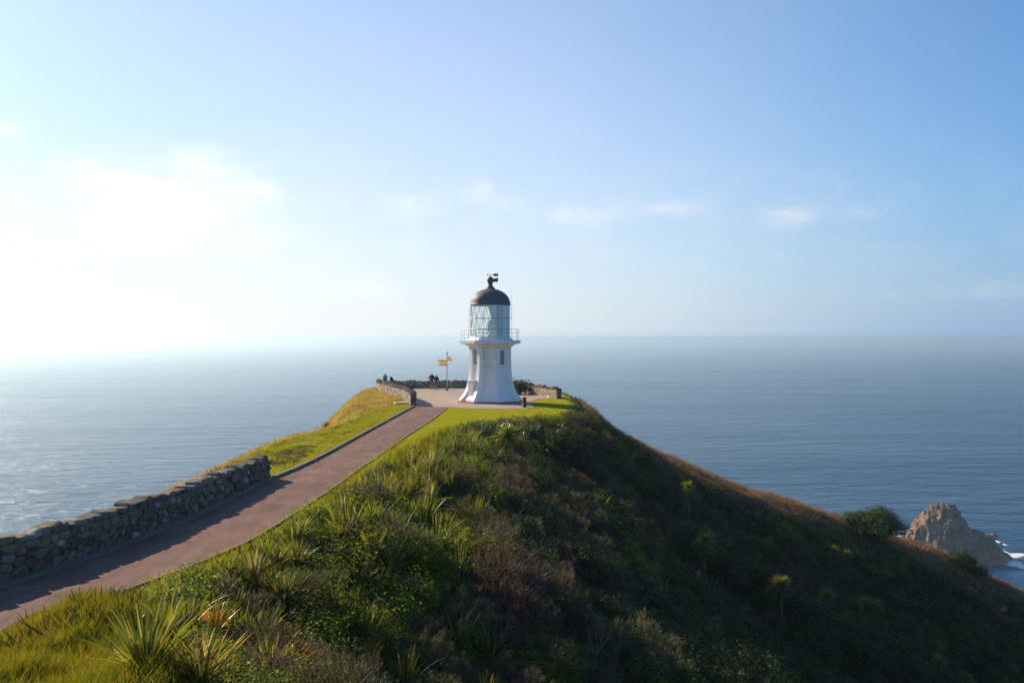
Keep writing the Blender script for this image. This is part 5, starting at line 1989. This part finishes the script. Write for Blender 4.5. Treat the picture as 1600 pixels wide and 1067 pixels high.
grass_field('lawn_grass', 'short mown grass on the lawn before the lighthouse', M['grass'], 90000, (-6, 5, 44, 88),
            lambda x, y, z, d, ds, dm, rr, ii, r: inside(x, y, LAWN), 0.045, 0.03, 0.5, (0.55, 0.18), 0.1, 0.4)
grass_field('crest_grass', 'dry reddish-brown grass on the crest of the spur', M['brown'], 170000, (6, 66, 82, 118),
            lambda x, y, z, d, ds, dm, rr, ii, r: (ds < np.where(x < 24, 7.6, 5.6) + r.normal(0, 1.0, len(x))) & seen(x, y), 0.34, 0.045, 0.5, (0.5, 0.25), 0.3)
grass_field('slope_undergrowth', 'dark grass and fern undergrowth between the shrubs', M['under'], 230000, (-9, 70, 13, 112),
            lambda x, y, z, d, ds, dm, rr, ii, r: (rr > 0.9) & (d > 0.25) & seen(x, y) & ((ds > 4) | (x < 8)) & (r.random(len(x)) < np.clip(34 / y, 0.25, 1)), 0.26, 0.07, 0.7, (0.45, 0.28), 0.1)
grass_field('kerb_grass', 'green grass fringe along the landward kerb', M['grass'], 60000, (-9, -3, 19, 66),
            lambda x, y, z, d, ds, dm, rr, ii, r: (((rr > 0.9) & (d < 1.6)) | ii) & ~onpath(x, y, -0.04) & ~inside(x, y, LAWN), 0.17, 0.022, 0.6, (0.38, 0.25), -0.1)

wf = grass_field('wall_foot_grass', 'thin weeds along the foot of the long stone wall', M['bankgrass'], 60000, (-13, -8.8, 16, 39),
                 lambda x, y, z, d, ds, dm, rr, ii, r: (np.abs(x - np.interp(y, [p[1] for p in PATH_L], [p[0] for p in PATH_L]) + 0.02) < 0.05) & (fbm(x * 0.9 + 3, y * 0.9, 3) > 0.12), 0.10, 0.016, 0.6, (0.5, 0.3), 0.3)
# tussocks on the seaward edge
for i, (px, py, h, lb) in enumerate([(398, 700, 0.55, 'brown tussock on the seaward edge, left of a pair'), (413, 692, 0.5, 'brown tussock on the seaward edge, right of a pair'),
                                     (365, 716, 0.45, 'low brown tussock further along the seaward edge'), (510, 668, 0.5, 'pale tussock where the verge meets the dry bank')]):
    p = at(px, py)
    r_ = np.random.default_rng(700 + i); nb = 160
    az = r_.uniform(0, 6.28, nb); tl = np.abs(r_.normal(0.2, 0.3, nb))
    dv = np.c_[np.cos(az) * np.sin(tl), np.sin(az) * np.sin(tl), np.cos(tl)]
    g = blades(np.c_[r_.normal(0, 0.10, (nb, 2)), np.full(nb, -0.05)], dv, h * r_.uniform(0.6, 1.3, nb), np.full(nb, 0.025), r_.uniform(0, 0.3, nb), 3, r_, r_.uniform(0.1, 0.9, nb))
    o = link('tussock', np_mesh('tussock', *g, M['brown']), None, None, p)
    tag(o, lb, 'tussock')

# low brown sedge on the mown verge
for i, (px, py, sc) in enumerate([(430, 727, 0.5), (443, 720, 0.7), (456, 712, 0.7), (468, 704, 0.6), (449, 706, 0.5), (478, 699, 0.5), (518, 684, 0.4), (532, 680, 0.35), (546, 676, 0.35), (585, 667, 0.3)]):
    p = at(px, py)
    o = link('sedge_patch', GREY[i % 5], None, None, p)
    o.scale = (sc * 1.1, sc, sc * 0.28)
    o.rotation_euler = (0, 0, i * 1.3)
    tag(o, 'low brown sedge patch on the green verge, ' + ['nearest the wall end', 'second from the wall end', 'third from the wall end', 'fourth from the wall end', 'seaward of the others by the wall', 'sixth from the wall end', 'nearest of the four halfway along', 'second of the four halfway along', 'third of the four halfway along', 'farthest up the path'][i], 'sedge', 'low sedge patches on the verge')

# ---------------------------------------------------------------- haze
hz_top = 12.0
hx = 121000.0
mb = MB().box((0, 0, (SEA_Z - 8 + hz_top) / 2), (2 * hx, 2 * hx, hz_top - SEA_Z + 8))
hm = bpy.data.materials.new('haze')
hm.use_nodes = True
t = NT(hm.node_tree)
t.n.clear()
o_ = t.new('ShaderNodeOutputMaterial')
pv = t.new('ShaderNodeVolumePrincipled')
pv.inputs['Color'].default_value = (0.68, 0.87, 1.0, 1)
pv.inputs['Density'].default_value = 1.6e-4
pv.inputs['Anisotropy'].default_value = 0.60
t.l.new(pv.outputs[0], o_.inputs['Volume'])
tag(mb.build('haze', hm), 'pale sea haze filling the air over the water', 'haze', kind='stuff')
